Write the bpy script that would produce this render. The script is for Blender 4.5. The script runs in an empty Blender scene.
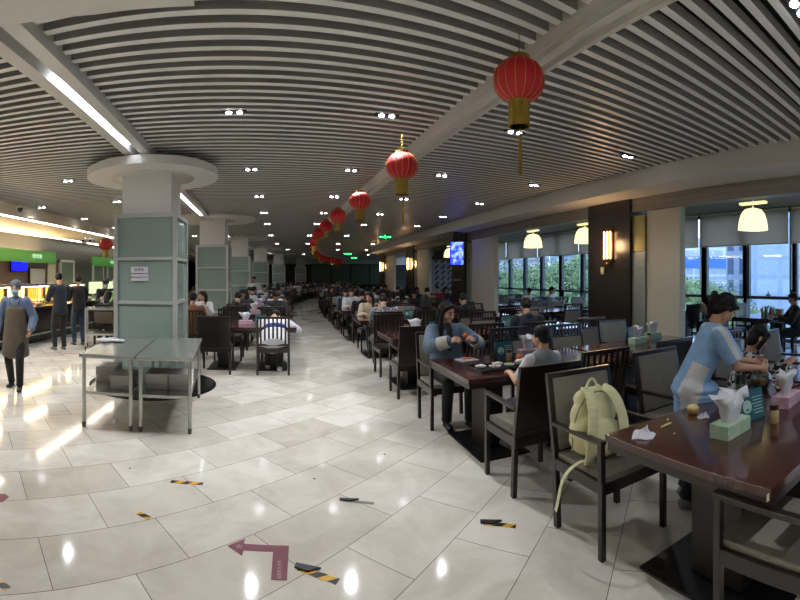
import bpy, bmesh, math, random
from mathutils import Vector as V, Matrix as M
sc = bpy.context.scene; COL = sc.collection
PI = math.pi
random.seed(7)
CAMH, F, HX, HY = 1.6, 455.0, 283.0, 277.0

# ---------- camera: the photo is a hand-held cylindrical panorama ----------
cd = bpy.data.cameras.new('camera'); cam = bpy.data.objects.new('camera', cd); COL.objects.link(cam)
cam.location = (0, 0, CAMH); cam.rotation_euler = (PI/2, 0, 0)
cd.type = 'PANO'; cd.panorama_type = 'CENTRAL_CYLINDRICAL'
cd.central_cylindrical_radius = 1.0
cd.central_cylindrical_range_u_min = -HX/F; cd.central_cylindrical_range_u_max = (800-HX)/F
cd.central_cylindrical_range_v_min = -(600-HY)/F; cd.central_cylindrical_range_v_max = HY/F
cd.clip_start = .05; cd.clip_end = 600
sc.camera = cam
sc.view_settings.view_transform = 'Standard'; sc.view_settings.look = 'None'
sc.view_settings.gamma = 1; sc.view_settings.use_curve_mapping = False
sc.view_settings.exposure = 1.05
sc.cycles.max_bounces = 8; sc.cycles.diffuse_bounces = 6; sc.cycles.glossy_bounces = 3
sc.cycles.transparent_max_bounces = 8; sc.cycles.sample_clamp_indirect = 3.0
sc.cycles.caustics_reflective = False; sc.cycles.caustics_refractive = False

def G(px, py, z=0.0):
    """world x,y of a spot of height z seen at a pixel of the panorama"""
    r = F*(CAMH-z)/(py-HY); a = (px-HX)/F
    return V((r*math.sin(a), r*math.cos(a), z))
def A(px, r, z=0.0):
    a = (px-HX)/F
    return V((r*math.sin(a), r*math.cos(a), z))

# ---------- materials ----------
def lin(h):
    if isinstance(h, str):
        h = h.lstrip('#'); c = [int(h[i:i+2], 16)/255 for i in (0, 2, 4)]
    else: c = h
    return tuple((x/12.92 if x <= .04045 else ((x+.055)/1.055)**2.4) for x in c)+(1,)
MATS = {}
def mat(name, colr, rough=.5, metal=0, spec=.5, var=0, vscale=8, bump=0, bscale=60, emit=None, es=0, coat=0, trans=0, alpha=1, stretch=None, sheen=0):
    if name in MATS: return MATS[name]
    m = bpy.data.materials.new(name); m.use_nodes = True; MATS[name] = m
    nt = m.node_tree; b = nt.nodes['Principled BSDF']; L = nt.links
    c = lin(colr)
    b.inputs['Base Color'].default_value = c
    b.inputs['Roughness'].default_value = rough; b.inputs['Metallic'].default_value = metal
    b.inputs['Specular IOR Level'].default_value = spec
    b.inputs['Coat Weight'].default_value = coat; b.inputs['Coat Roughness'].default_value = .08
    b.inputs['Transmission Weight'].default_value = trans; b.inputs['Alpha'].default_value = alpha
    b.inputs['Sheen Weight'].default_value = sheen
    if emit: b.inputs['Emission Color'].default_value = lin(emit); b.inputs['Emission Strength'].default_value = es
    if var or bump:
        tc = nt.nodes.new('ShaderNodeTexCoord'); mp = nt.nodes.new('ShaderNodeMapping')
        L.new(tc.outputs['Object'], mp.inputs['Vector'])
        if stretch: mp.inputs['Scale'].default_value = stretch
    if var:
        n = nt.nodes.new('ShaderNodeTexNoise'); n.inputs['Scale'].default_value = vscale; n.inputs['Detail'].default_value = 4
        L.new(mp.outputs[0], n.inputs['Vector'])
        r = nt.nodes.new('ShaderNodeValToRGB')
        r.color_ramp.elements[0].position = .3; r.color_ramp.elements[1].position = .7
        r.color_ramp.elements[0].color = tuple(max(0, x*(1-var)) for x in c[:3])+(1,)
        r.color_ramp.elements[1].color = tuple(min(1, x*(1+var)) for x in c[:3])+(1,)
        L.new(n.outputs['Fac'], r.inputs[0]); L.new(r.outputs[0], b.inputs['Base Color'])
    if bump:
        n2 = nt.nodes.new('ShaderNodeTexNoise'); n2.inputs['Scale'].default_value = bscale; n2.inputs['Detail'].default_value = 3
        L.new(mp.outputs[0], n2.inputs['Vector'])
        bp = nt.nodes.new('ShaderNodeBump'); bp.inputs['Strength'].default_value = bump; bp.inputs['Distance'].default_value = .01
        L.new(n2.outputs['Fac'], bp.inputs['Height']); L.new(bp.outputs[0], b.inputs['Normal'])
    return m
def emis(name, c, s):
    if name in MATS: return MATS[name]
    m = bpy.data.materials.new(name); m.use_nodes = True; MATS[name] = m
    nt = m.node_tree; nt.nodes.remove(nt.nodes['Principled BSDF'])
    e = nt.nodes.new('ShaderNodeEmission'); e.inputs[0].default_value = lin(c); e.inputs[1].default_value = s
    nt.links.new(e.outputs[0], nt.nodes['Material Output'].inputs[0]); return m
def glass(name, tint='#eef6f4', gl=.12, rough=.02):
    if name in MATS: return MATS[name]
    m = bpy.data.materials.new(name); m.use_nodes = True; MATS[name] = m
    nt = m.node_tree; nt.nodes.remove(nt.nodes['Principled BSDF'])
    t = nt.nodes.new('ShaderNodeBsdfTransparent'); t.inputs[0].default_value = lin(tint)
    g = nt.nodes.new('ShaderNodeBsdfGlossy'); g.inputs['Roughness'].default_value = rough
    x = nt.nodes.new('ShaderNodeMixShader'); x.inputs[0].default_value = gl
    nt.links.new(t.outputs[0], x.inputs[1]); nt.links.new(g.outputs[0], x.inputs[2])
    nt.links.new(x.outputs[0], nt.nodes['Material Output'].inputs[0]); return m

# ---------- mesh builder ----------
class MB:
    def __init__(s): s.bm = bmesh.new(); s.mi = 0
    def _mark(s, n0):
        s.bm.faces.ensure_lookup_table()
        for i in range(n0, len(s.bm.faces)): s.bm.faces[i].material_index = s.mi
    def box(s, c, size, rot=None, bev=0):
        n0 = len(s.bm.faces)
        r = bmesh.ops.create_cube(s.bm, size=1)
        vs = r['verts']
        R = M.Identity(4) if rot is None else (rot.to_4x4() if isinstance(rot, M) else M.Rotation(rot, 4, 'Z'))
        bmesh.ops.transform(s.bm, matrix=M.Translation(V(c)) @ R @ M.Diagonal(V(tuple(size)+(1,))), verts=vs)
        if bev:
            es = list({e for v in vs for e in v.link_edges})
            bmesh.ops.bevel(s.bm, geom=es, offset=bev, segments=2, affect='EDGES', profile=.5)
        s._mark(n0); return s
    def bx(s, x0, x1, y0, y1, z0, z1, bev=0):
        return s.box(((x0+x1)/2, (y0+y1)/2, (z0+z1)/2), (abs(x1-x0), abs(y1-y0), abs(z1-z0)), bev=bev)
    def bar(s, p0, p1, w, h, bev=0, up=V((0, 0, 1))):
        p0, p1 = V(p0), V(p1); d = p1-p0; L = d.length; z = d/L
        x = up.cross(z)
        if x.length < 1e-4: x = V((1, 0, 0))
        x.normalize(); y = z.cross(x)
        R = M((x, y, z)).transposed()
        return s.box((p0+p1)/2, (w, h, L), R, bev)
    def cone(s, p0, r0, p1, r1, n=16, cap=True):
        n0 = len(s.bm.faces)
        p0, p1 = V(p0), V(p1); d = p1-p0; L = d.length
        if L < 1e-6: return s
        q = V((0, 0, 1)).rotation_difference(d)
        r = bmesh.ops.create_cone(s.bm, cap_ends=cap, segments=n, radius1=max(r0, 1e-5), radius2=max(r1, 1e-5), depth=L)
        bmesh.ops.transform(s.bm, matrix=M.Translation((p0+p1)/2) @ q.to_matrix().to_4x4(), verts=r['verts'])
        s._mark(n0); return s
    def ell(s, c, r, R=None, u=16, v=10):
        n0 = len(s.bm.faces)
        if not hasattr(r, '__len__'): r = (r, r, r)
        q = bmesh.ops.create_uvsphere(s.bm, u_segments=u, v_segments=v, radius=1)
        RR = R.to_4x4() if R is not None else M.Identity(4)
        bmesh.ops.transform(s.bm, matrix=M.Translation(V(c)) @ RR @ M.Diagonal(V(tuple(r)+(1,))), verts=q['verts'])
        s._mark(n0); return s
    def cap(s, p0, r0, p1, r1, n=12):
        s.cone(p0, r0, p1, r1, n); s.ell(p0, r0, u=n, v=8); s.ell(p1, r1, u=n, v=8); return s
    def tube(s, pts, r, n=8):
        for i in range(len(pts)-1):
            ra = r[i] if hasattr(r, '__len__') else r; rb = r[i+1] if hasattr(r, '__len__') else r
            s.cap(pts[i], ra, pts[i+1], rb, n)
        return s
    def lathe(s, prof, c=(0, 0, 0), n=24, wob=None):
        n0 = len(s.bm.faces); c = V(c); rings = []
        for r, z in prof:
            rings.append([s.bm.verts.new(c+V((r*math.cos(2*PI*k/n)*(wob(k, z) if wob else 1), r*math.sin(2*PI*k/n)*(wob(k, z) if wob else 1), z))) for k in range(n)])
        for a, b in zip(rings, rings[1:]):
            for k in range(n): s.bm.faces.new((a[k], a[(k+1) % n], b[(k+1) % n], b[k]))
        if prof[0][0] > 1e-4: s.bm.faces.new(rings[0][::-1])
        if prof[-1][0] > 1e-4: s.bm.faces.new(rings[-1])
        s._mark(n0); return s
    def prism(s, pts, z0, z1):
        n0 = len(s.bm.faces)
        a = [s.bm.verts.new((p[0], p[1], z0)) for p in pts]; b = [s.bm.verts.new((p[0], p[1], z1)) for p in pts]
        s.bm.faces.new(a[::-1]); s.bm.faces.new(b); n = len(pts)
        for k in range(n): s.bm.faces.new((a[k], a[(k+1) % n], b[(k+1) % n], b[k]))
        s._mark(n0); return s
    def quads(s, ps):
        n0 = len(s.bm.faces)
        s.bm.faces.new([s.bm.verts.new(V(p)) for p in ps]); s._mark(n0); return s
    def mesh(s, name, smooth=False):
        me = bpy.data.meshes.new(name)
        bmesh.ops.recalc_face_normals(s.bm, faces=s.bm.faces[:])
        s.bm.to_mesh(me); s.bm.free()
        if smooth:
            for p in me.polygons: p.use_smooth = True
            if smooth == 'auto':
                try: me.set_sharp_from_angle(angle=math.radians(40))
                except Exception: pass
        return me
    def build(s, name, m, parent=None, smooth=False, loc=None, rz=0):
        return obj(name, s.mesh(name, smooth), m, parent, loc, rz)

def obj(name, me, m=None, parent=None, loc=None, rz=0):
    o = bpy.data.objects.new(name, me); COL.objects.link(o)
    if m is not None:
        ms = m if isinstance(m, (list, tuple)) else [m]
        me.materials.clear()
        for x in ms: me.materials.append(x)
    if parent is not None: o.parent = parent
    if loc is not None: o.location = loc
    if rz: o.rotation_euler = (0, 0, rz)
    return o
def tag(o, label, cat, group=None, kind=None):
    if label: o['label'] = label
    if cat: o['category'] = cat
    if group: o['group'] = group
    if kind: o['kind'] = kind
    return o
def thing(name, label, cat, loc=(0, 0, 0), rz=0, group=None):
    o = bpy.data.objects.new(name, None); COL.objects.link(o); o.empty_display_size = .1
    o.location = loc; o.rotation_euler = (0, 0, rz)
    return tag(o, label, cat, group)
def struct(o): o['kind'] = 'structure'; return o
def dup(root, loc, rz, label, group=None, matmap=None):
    def cp(o, par):
        c = o.copy(); COL.objects.link(c)
        if par is not None: c.parent = par
        for ch in list(KIDS.get(o.name, ())): cp(ch, c)
        return c
    r = cp(root, None); r.location = loc; r.rotation_euler = (0, 0, rz); r['label'] = label
    if group: r['group'] = group
    return r
KIDS = {}
def index_kids(root):
    for o in root.children: index_kids(o)
    KIDS[root.name] = list(root.children)
def remesh(mb, name, voxel, smooth=2):
    me = mb.mesh('t'); o = bpy.data.objects.new('t', me); COL.objects.link(o)
    r = o.modifiers.new('r', 'REMESH'); r.mode = 'VOXEL'; r.voxel_size = voxel
    if smooth:
        q = o.modifiers.new('s', 'SMOOTH'); q.factor = .5; q.iterations = smooth
    bpy.context.view_layer.update(); dg = bpy.context.evaluated_depsgraph_get()
    out = bpy.data.meshes.new_from_object(o.evaluated_get(dg)); out.name = name
    bpy.data.objects.remove(o); bpy.data.meshes.remove(me)
    for p in out.polygons: p.use_smooth = True
    return out
def text_mesh(s, size, name='lettering'):
    cu = bpy.data.curves.new('t', 'FONT'); cu.body = s; cu.size = size; cu.align_x = 'CENTER'; cu.align_y = 'CENTER'; cu.extrude = .0006
    cu.resolution_u = 3
    o = bpy.data.objects.new('t', cu); COL.objects.link(o); bpy.context.view_layer.update()
    me = bpy.data.meshes.new_from_object(o.evaluated_get(bpy.context.evaluated_depsgraph_get())); me.name = name
    bpy.data.objects.remove(o); return me

# palette
WOOD = mat('dark_mahogany', '#190e0c', .3, var=.25, vscale=3, stretch=(1, 1, 12), coat=.25)
TOPM = mat('mahogany_top', '#3f1b18', .16, var=.22, vscale=4, stretch=(1, 8, 1), coat=.5)
FAB = mat('grey_upholstery', '#7c776d', .8, var=.08, vscale=30, bump=.15, bscale=400)
LEA = mat('dark_seat', '#241a1a', .45, bump=.05)
STEEL = mat('stainless_steel', '#b6b8b4', .22, .85, var=.1, vscale=5, stretch=(1, 30, 1))
BLACKP = mat('black_plate', '#0c0c0d', .35)
WHITEP = mat('white_paint', '#d9d7d2', .6)
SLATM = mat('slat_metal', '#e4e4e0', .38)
# ================= PEOPLE =================
SKIN = mat('skin', '#c79a80', .5, spec=.4)
EYE = mat('dark_eye', '#1a1210', .3); LIP = mat('lip', '#a8605a', .45); BROW = mat('brow', '#2a1c18', .8)
HAIRM = mat('black_hair', '#0d0a0a', .5, spec=.25, var=.5, vscale=60, stretch=(1, 1, .1), bump=.4, bscale=140)
SHOEW = mat('white_shoe', '#c9c7c2', .6); SHOEB = mat('dark_shoe', '#16161a', .5)
def cloth(name, c, var=.12, vscale=14, bump=.25, bscale=22): return mat(name, c, .85, var=var, vscale=vscale, bump=bump, bscale=bscale, sheen=.1)
def ik(a, b, l1, l2, pole):
    d = b-a; L = d.length
    if L > (l1+l2)*.995: b = a+d*((l1+l2)*.995/L); d = b-a; L = d.length
    x = (l1*l1-l2*l2+L*L)/(2*L); h = math.sqrt(max(l1*l1-x*x, 0)); n = d/L
    p = V(pole)-n*V(pole).dot(n)
    if p.length < 1e-4: p = V((0, 0, 1)).cross(n)
    return a+n*x+p.normalized()*h, b
def hand(mb, w, d, pn, side, curl, s, k=1):
    """palm, four unequal bent fingers and a thumb; d along the hand, pn out of the palm, side +1/-1 = thumb side"""
    d = d.normalized(); pn = (pn-d*pn.dot(d)).normalized(); ac = d.cross(pn).normalized()*side
    R = M((ac, d, pn)).transposed()
    mb.ell(w+d*.045*s, (.039*s, .052*s, .017*s), R)
    for i, (off, ln) in enumerate(((.029, .066), (.010, .076), (-.010, .07), (-.028, .054))):
        b0 = w+d*.082*s+ac*off*s; c = curl*(1+.12*i)
        d1 = (d*math.cos(c*.6)+pn*math.sin(c*.6)); d2 = (d*math.cos(c*1.6)+pn*math.sin(c*1.6))
        m1 = b0+d1*ln*.5*s; m2 = m1+d2*ln*.5*s
        mb.cap(b0-d*.02*s, .0095*s*k, m1, .009*s*k, 8); mb.cap(m1, .009*s*k, m2, .0078*s*k, 8)
    t0 = w+d*.02*s+ac*.026*s; t1 = t0+(d*.6+ac*.7+pn*.25)*.045*s; t2 = t1+(d*.9+ac*.2+pn*.35)*.032*s
    mb.cap(t0, .013*s, t1, .0105*s, 8); mb.cap(t1, .0105*s, t2, .009*s, 8)

def joints(pelvis=(0, 0, .9), lean=0, side=0, head=(0, 0), hands=((.2, 0, .8), (-.2, 0, .8)), feet=((.1, .03, .08), (-.1, .03, .08)),
           s=1.0, shw=.165, elbow=(0, -.6, -.8), knee=(0, 1, .2), turn=0, toe=None, out=.45):
    J = {}; p = V(pelvis)
    sp = V((math.sin(side), math.sin(lean)*math.cos(side), math.cos(lean)*math.cos(side)))
    tx = V((math.cos(turn), math.sin(turn), 0)); J['tx'] = tx
    J['pel'] = p; J['sp'] = sp; J['chest'] = p+sp*.32*s; J['nb'] = p+sp*.47*s
    fw = sp.cross(tx)*-1; fw = tx.cross(sp)*-1
    J['fw'] = fw = V((-tx.y, tx.x, 0)); fw = (fw-sp*fw.dot(sp)).normalized(); J['fw'] = fw
    yaw, pit = head
    J['hc'] = J['nb']+(sp*.55+V((0, 0, 1))*.45+J['fw']*.12*(1+math.sin(pit))).normalized()*.175*s
    hf = V((math.sin(yaw)*math.cos(pit), math.cos(yaw)*math.cos(pit), -math.sin(pit)))
    hr = V((math.cos(yaw), -math.sin(yaw), 0)); hu = hr.cross(hf)
    J['hR'] = M((hr, hf, hu)).transposed()
    J['sh'] = [J['nb']-sp*.035*s+tx*shw*s, J['nb']-sp*.035*s-tx*shw*s]
    J['el'] = []; J['wr'] = []; J['hd'] = []
    for i in (0, 1):
        sg = 1 if i == 0 else -1
        pole = V(elbow)+tx*out*sg
        e, w = ik(J['sh'][i], V(hands[i]), .275*s, .245*s, pole)
        J['el'].append(e); J['wr'].append(w); J['hd'].append((w-e).normalized())
    J['hip'] = [p+tx*.085*s-sp*.03*s, p-tx*.085*s-sp*.03*s]; J['kn'] = []; J['an'] = []
    for i in (0, 1):
        k, a = ik(J['hip'][i], V(feet[i]), .42*s, .41*s, V(knee)+tx*(.1 if i == 0 else -.1))
        J['kn'].append(k); J['an'].append(a)
    J['toe'] = toe; J['s'] = s; return J

def skin_mesh(J, voxel, curl=.7, palms=None, female=True):
    s = J['s']; mb = MB(); sp, tx, fw = J['sp'], J['tx'], J['fw']; R = M((tx, fw, sp)).transposed()
    mb.ell(J['pel'], (.145*s, .095*s, .105*s), R); mb.cap(J['pel'], .095*s, J['chest'], .1*s)
    mb.ell(J['chest']+sp*.03*s, (.135*s, .092*s, .15*s), R); mb.cap(J['sh'][0], .045*s, J['sh'][1], .045*s)
    c, H = J['hc'], J['hR']
    def hp(x, y, z): return c+H @ V((x*s, y*s, z*s))
    mb.cap(J['nb']-sp*.03*s, .052*s, hp(0, -.03, -.07), .049*s)
    mb.ell(hp(0, -.012, .03), (.073*s, .091*s, .082*s), H, 20, 14); mb.ell(hp(0, .022, -.022), (.061*s, .063*s, .082*s), H, 20, 14)
    mb.ell(hp(0, .046, -.083), (.034*s, .032*s, .026*s), H); mb.cap(hp(0, .08, .012), .008*s, hp(0, .099, -.03), .0115*s, 8)
    mb.ell(hp(0, .08, -.062), (.021*s, .012*s, .008*s), H)
    for q in (-1, 1):
        mb.ell(hp(q*.075, -.008, -.012), (.01*s, .02*s, .03*s), H); mb.ell(hp(q*.033, .05, -.035), (.026*s, .026*s, .024*s), H)
        mb.ell(hp(q*.012, .088, -.033), (.008*s, .009*s, .007*s), H)
    for i in (0, 1):
        mb.cap(J['sh'][i], .048*s, J['el'][i], .036*s); mb.cap(J['el'][i], .037*s, J['wr'][i], .025*s)
        pn = (palms[i] if palms else V((0, 0, -1)))
        hand(mb, J['wr'][i], J['hd'][i], V(pn), (1 if i == 0 else -1), curl if not hasattr(curl, '__len__') else curl[i], s)
        mb.cap(J['hip'][i], .08*s, J['kn'][i], .05*s); mb.cap(J['kn'][i], .05*s, J['an'][i], .035*s)
    if voxel:
        me = remesh(mb, 'body', voxel, 2)
        for m in (SKIN, EYE, LIP, BROW): me.materials.append(m)
        Hi = H.inverted()
        for p in me.polygons:
            q = Hi @ (p.center-c)/s
            if abs(q.x) < .06 and q.y > .045 and abs(q.z) < .09:
                ax = abs(q.x)
                if ((ax-.030)/.0155)**2+((q.z+.002)/.0075)**2 < 1: p.material_index = 1
                elif .013 < ax < .048 and .018 < q.z-.1*(.03-abs(ax-.03)) < .026: p.material_index = 3
                elif ax < .02 and -.0705 < q.z < -.054 and q.y > .07: p.material_index = 2
        return me
def hair_mesh(J, style, voxel):
    s = J['s']; c, H = J['hc'], J['hR']; mb = MB()
    def hp(x, y, z): return c+H @ V((x*s, y*s, z*s))
    dn = V((0, 0, -1)); g = 1.0 if style != 'buzz' else .965
    mb.ell(hp(0, -.022, .048), (.084*s*g, .094*s*g, .080*s*g), H, 24, 16)
    mb.ell(hp(0, -.05, .0), (.076*s*g, .066*s*g, .075*s*g), H)
    if style in ('short', 'buzz'):
        for q in (-1, 1): mb.ell(hp(q*.066, -.012, .02), (.018*s, .045*s, .04*s), H)
        if style == 'short': mb.cap(hp(-.05, .052, .078), .022*s, hp(.045, .058, .078), .026*s)
    if style in ('long', 'longback'):
        for q in (-1, 1):
            a = hp(q*.06, .035, .07); b = hp(q*.082, -.005, 0); d = b+dn*.13*s+H @ V((q*.012, -.01*s, 0)); e = d+dn*.16*s+J['fw']*.03
            mb.tube([a, b, d, e], [.022*s, .022*s, .033*s, .02*s])
        b0 = hp(0, -.07, -.01); b1 = J['nb']-J['fw']*.085*s+V((0, 0, .03)); b2 = b1-J['sp']*.2*s-J['fw']*.01
        for q in (-1, 0, 1): mb.tube([hp(q*.045, -.07, 0), b1+J['tx']*q*.055*s, b2+J['tx']*q*.06*s], [.05*s, .05*s, .028*s])
        mb.cap(hp(-.045, .05, .075), .02*s, hp(0, .062, .095), .02*s); mb.cap(hp(.045, .05, .075), .02*s, hp(0, .062, .095), .02*s)
    if style in ('pony',):
        for q in (-1, 1): mb.tube([hp(q*.06, .04, .06), hp(q*.074, .01, .0)], [.02*s, .016*s])
        p0 = hp(0, -.095, .03); p1 = hp(0, -.14, .0); p2 = p1+dn*.06*s-J['fw']*.03; p3 = p2+dn*.12*s-J['fw']*.01
        mb.tube([p0, p1, p2, p3], [.026*s, .034*s, .034*s, .014*s]); mb.ell(hp(0, -.055, -.045), (.074*s, .052*s, .065*s), H)
        for q in (-1, 1): mb.cap(hp(q*.066, -.02, -.01), .026*s, hp(q*.03, -.08, -.07), .03*s)
        mb.cap(hp(-.045, .055, .07), .02*s, hp(.045, .055, .07), .02*s)
    if style == 'bob':
        for q in (-1, 1): mb.tube([hp(q*.06, .045, .065), hp(q*.08, .02, 0), hp(q*.075, .015, -.09)], [.022*s, .026*s, .024*s])
        mb.ell(hp(0, -.055, -.05), (.078*s, .055*s, .07*s), H); mb.cap(hp(-.045, .062, .06), .018*s, hp(.045, .062, .06), .018*s)
    return remesh(mb, 'hair', voxel, 2)
def top_mesh(J, voxel, g=.014, sleeve='long', hem=.06, cuff=None, hood=False, collar=False, body=True, arms=True, wide=1.0, hemdn=0, shk=1.0, turn0=True):
    s = J['s']; mb = MB(); sp, tx, fw = J['sp'], J['tx'], J['fw']; R = M((tx, fw, sp)).transposed()
    if body:
        mb.ell(J['chest']+sp*.035*s, ((.14+g)*s*wide, (.094+g)*s, (.15+g)*s), R, 20, 14)
        s0, s1 = J['sh'][0].lerp(J['sh'][1], (1-shk)/2), J['sh'][1].lerp(J['sh'][0], (1-shk)/2); mb.cap(s0-sp*.004, (.05+g*.6)*s, s1-sp*.004, (.05+g*.6)*s)
        for k in range(13):
            t = k/12; q = J['chest'].lerp(J['pel']-sp*hem*s, t)
            mb.ell(q, ((.128+g+.022*t)*s*wide, (.096+g+.012*t)*s, .06*s), R, 20, 10)
        if hemdn:
            for i in (0, 1): mb.cap(J['hip'][i], (.1+g*.5)*s, J['hip'][i].lerp(J['kn'][i], .4), (.1+g*.5)*s)
            for k in range(6): mb.ell(J['pel']-UP*hemdn*k/5+fw*.045, ((.195+g)*s*wide, (.155+g)*s, .06*s), None if turn0 else R, 20, 10)
        if collar: mb.cone(J['nb']-sp*.02*s, .075*s, J['nb']+sp*.035*s+fw*.012, .062*s, 20)
        if hood:
            mb.tube([J['nb']+tx*.07*s-fw*.02, J['nb']-fw*.09*s+sp*.01, J['nb']-tx*.07*s-fw*.02], [.03*s, .05*s, .03*s])
    if arms:
        for i in (0, 1):
            a, e, w = J['sh'][i], J['el'][i], J['wr'][i]
            if sleeve == 'long':
                mb.cap(a, (.052+g)*s, e, (.042+g)*s); mb.cap(e, (.042+g)*s, w-(w-e).normalized()*.025*s, (.03+g)*s)
            elif sleeve == 'short':
                mb.cap(a, (.052+g)*s, a.lerp(e, .55), (.05+g*1.3)*s); mb.cone(a.lerp(e, .5), (.05+g*1.3)*s, a.lerp(e, .82), (.05+g*1.6)*s)
    return remesh(mb, 'top', voxel, 6)
def legs_mesh(J, voxel, g=.014, flare=0, name='trousers'):
    s = J['s']; mb = MB(); sp, tx, fw = J['sp'], J['tx'], J['fw']; R = M((tx, fw, sp)).transposed()
    mb.ell(J['pel'], ((.142+g)*s, (.095+g)*s, (.1+g)*s), R)
    for i in (0, 1):
        h, k, a = J['hip'][i], J['kn'][i], J['an'][i]; d = (a-k).normalized()
        mb.cap(h, (.083+g)*s, k, (.055+g)*s); mb.cap(k, (.055+g)*s, a-d*.03*s, (.042+g+flare)*s); mb.cone(a-d*.03*s, (.042+g+flare)*s, a+d*.01, (.045+g+flare)*s)
    return remesh(mb, name, voxel, 2)
def shoe_mesh(J, i, voxel):
    s = J['s']; a = J['an'][i]; t = J['toe'][i] if J['toe'] else V((.12 if i == 0 else -.12, 1, 0)); t = V(t).normalized(); mb = MB()
    base = V((a.x, a.y, max(a.z-.075*s, 0)))
    x = t.cross(V((0, 0, 1))).normalized(); up = x.cross(t).normalized(); R = M((x, t, up)).transposed()
    mb.ell(base+up*.035*s-t*.01, (.038*s, .06*s, .036*s), R); mb.ell(base+up*.03*s+t*.1*s, (.042*s, .075*s, .03*s), R)
    mb.cone(base+up*.03*s, .042*s, base+up*.085*s, .037*s)
    mb.box(base+up*.01*s+t*.055*s, (.07*s, .22*s, .02*s), R)
    return remesh(mb, 'shoe', voxel, 1)
def person(label, loc, rz, J, topm, botm, hair='short', vox=.007, curl=.7, palms=None, shoe=SHOEB, group=None, hairm=None, topkw={}, legkw={}, cat='person', legs=True):
    t = thing('person', label, cat, loc, rz, group)
    obj('body', skin_mesh(J, vox, curl, palms), None, t)
    if hair: obj('hair', hair_mesh(J, hair, vox), hairm or HAIRM, t)
    obj('top', top_mesh(J, vox*1.3, **topkw), topm, t)
    if legs:
        obj('trousers', legs_mesh(J, vox*1.4, **legkw), botm, t)
        for i in (0, 1): obj('shoe', shoe_mesh(J, i, vox*1.2), shoe, t)
    return t
def add_glasses(t, J):
    s = J['s']; c, H = J['hc'], J['hR']; mb = MB()
    def hp(x, y, z): return c+H @ V((x*s, y*s, z*s))
    for q in (-1, 1):
        pts = [hp(q*.032+.022*math.cos(a), .086, -.003+.018*math.sin(a)) for a in [2*PI*k/16 for k in range(17)]]
        for a, b in zip(pts, pts[1:]): mb.cone(a, .0016, b, .0016, 6)
        mb.cone(hp(q*.054, .085, 0), .0016, hp(q*.076, 0, .0), .0016, 6)
    mb.cone(hp(-.01, .09, 0), .0016, hp(.01, .09, 0), .0016, 6)
    mb.build('glasses', mat('spectacle_metal', '#b59a74', .3, .8), t, True)

TBLUE = cloth('denim_blue', '#5a6d82', .25, 9); CUFF = cloth('pale_cuff', '#b8b6ae'); BLACKC = cloth('black_cloth', '#101013')
WHITEC = cloth('white_cloth', '#c4c4c8'); NAVY = cloth('navy_cloth', '#12182a'); GREYC = cloth('grey_vest', '#75797d'); SKYB = cloth('sky_blue_shirt', '#7fa6cf')
JEANS = cloth('jeans_cloth', '#26364e', .25, 20); BROWN = cloth('brown_jacket', '#6a4424'); BEIGE = cloth('beige_cloth', '#b0a28c'); CHAR = cloth('charcoal_cloth', '#26262a')
ROYAL = cloth('royal_blue', '#1c3a8e'); REDC = cloth('red_cloth', '#8e1d28'); MAROON = cloth('maroon_cloth', '#3a1418'); APR = cloth('apron_cloth', '#5a4e40', .1); SHIRTB = cloth('grey_blue_shirt', '#5d6b84')
def camo(name, a, b, sc_):
    m = mat(name, a, .85); nt = m.node_tree; n = nt.nodes.new('ShaderNodeTexNoise'); n.inputs['Scale'].default_value = sc_; n.inputs['Detail'].default_value = 1
    tc = nt.nodes.new('ShaderNodeTexCoord'); nt.links.new(tc.outputs['Object'], n.inputs['Vector'])
    r = nt.nodes.new('ShaderNodeValToRGB'); r.color_ramp.interpolation = 'CONSTANT'; r.color_ramp.elements[0].color = lin(a); r.color_ramp.elements[1].color = lin(b); r.color_ramp.elements[1].position = .5
    nt.links.new(n.outputs['Fac'], r.inputs[0]); nt.links.new(r.outputs[0], nt.nodes['Principled BSDF'].inputs['Base Color']); return m
PATT = camo('black_white_print', '#1a1a1c', '#a9a9a6', 22); GREYP = camo('mottled_grey_fleece', '#54545a', '#8b8b90', 30)
UP = V((0, 0, 1))
SEATF = ((.1, .36, .085), (-.1, .34, .085))
# --- woman in denim jacket (second table) ---
J = joints((0, -.1, .555), .06, 0, (-.5, .22), ((.10, .29, .92), (-.19, .27, .92)), ((.12, .26, .085), (-.12, .32, .085)), 1.0, elbow=(0, -.15, -.6), out=.9)
wd = person('woman with glasses and long black hair in a denim jacket, peeling an orange', (1.82, 4.78, 0), PI, J, TBLUE, BLACKC, 'long', .0065, .9, [V((-.7, 0, -.5)), V((.7, 0, -.5))], topkw=dict(g=.034, hem=.09, wide=1.1))
add_glasses(wd, J)
for i in (0, 1):
    d = J['hd'][i]; MB().cone(J['wr'][i]-d*.125, .076, J['wr'][i]-d*.005, .066, 24).build('cuff', CUFF, wd, 'auto')
mb = MB(); R = M((J['tx'], J['fw'], J['sp'])).transposed()
mb.ell(J['chest']+J['fw']*.055+J['sp']*.02, (.058, .095, .2), R, 20, 14); mb.build('black_shirt', BLACKC, wd, True)
# --- boy at second table ---
J = joints((0, -.06, .6), .08, 0, (-.35, .12), ((.14, .24, .79), (-.12, .25, .79)), ((.08, .3, .2), (-.08, .3, .2)), .80, elbow=(0, -.5, -.8))
by = person('small boy in a grey vest over a white shirt, seated across from the denim jacket', (1.98, 3.12, 0), .12, J, WHITEC, NAVY, 'short', .0065, .8, topkw=dict(sleeve='short', collar=True, g=.012))
obj('vest', top_mesh(J, .009, g=.036, sleeve='none', arms=False, hem=.03, shk=.62), GREYC, by)
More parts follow.
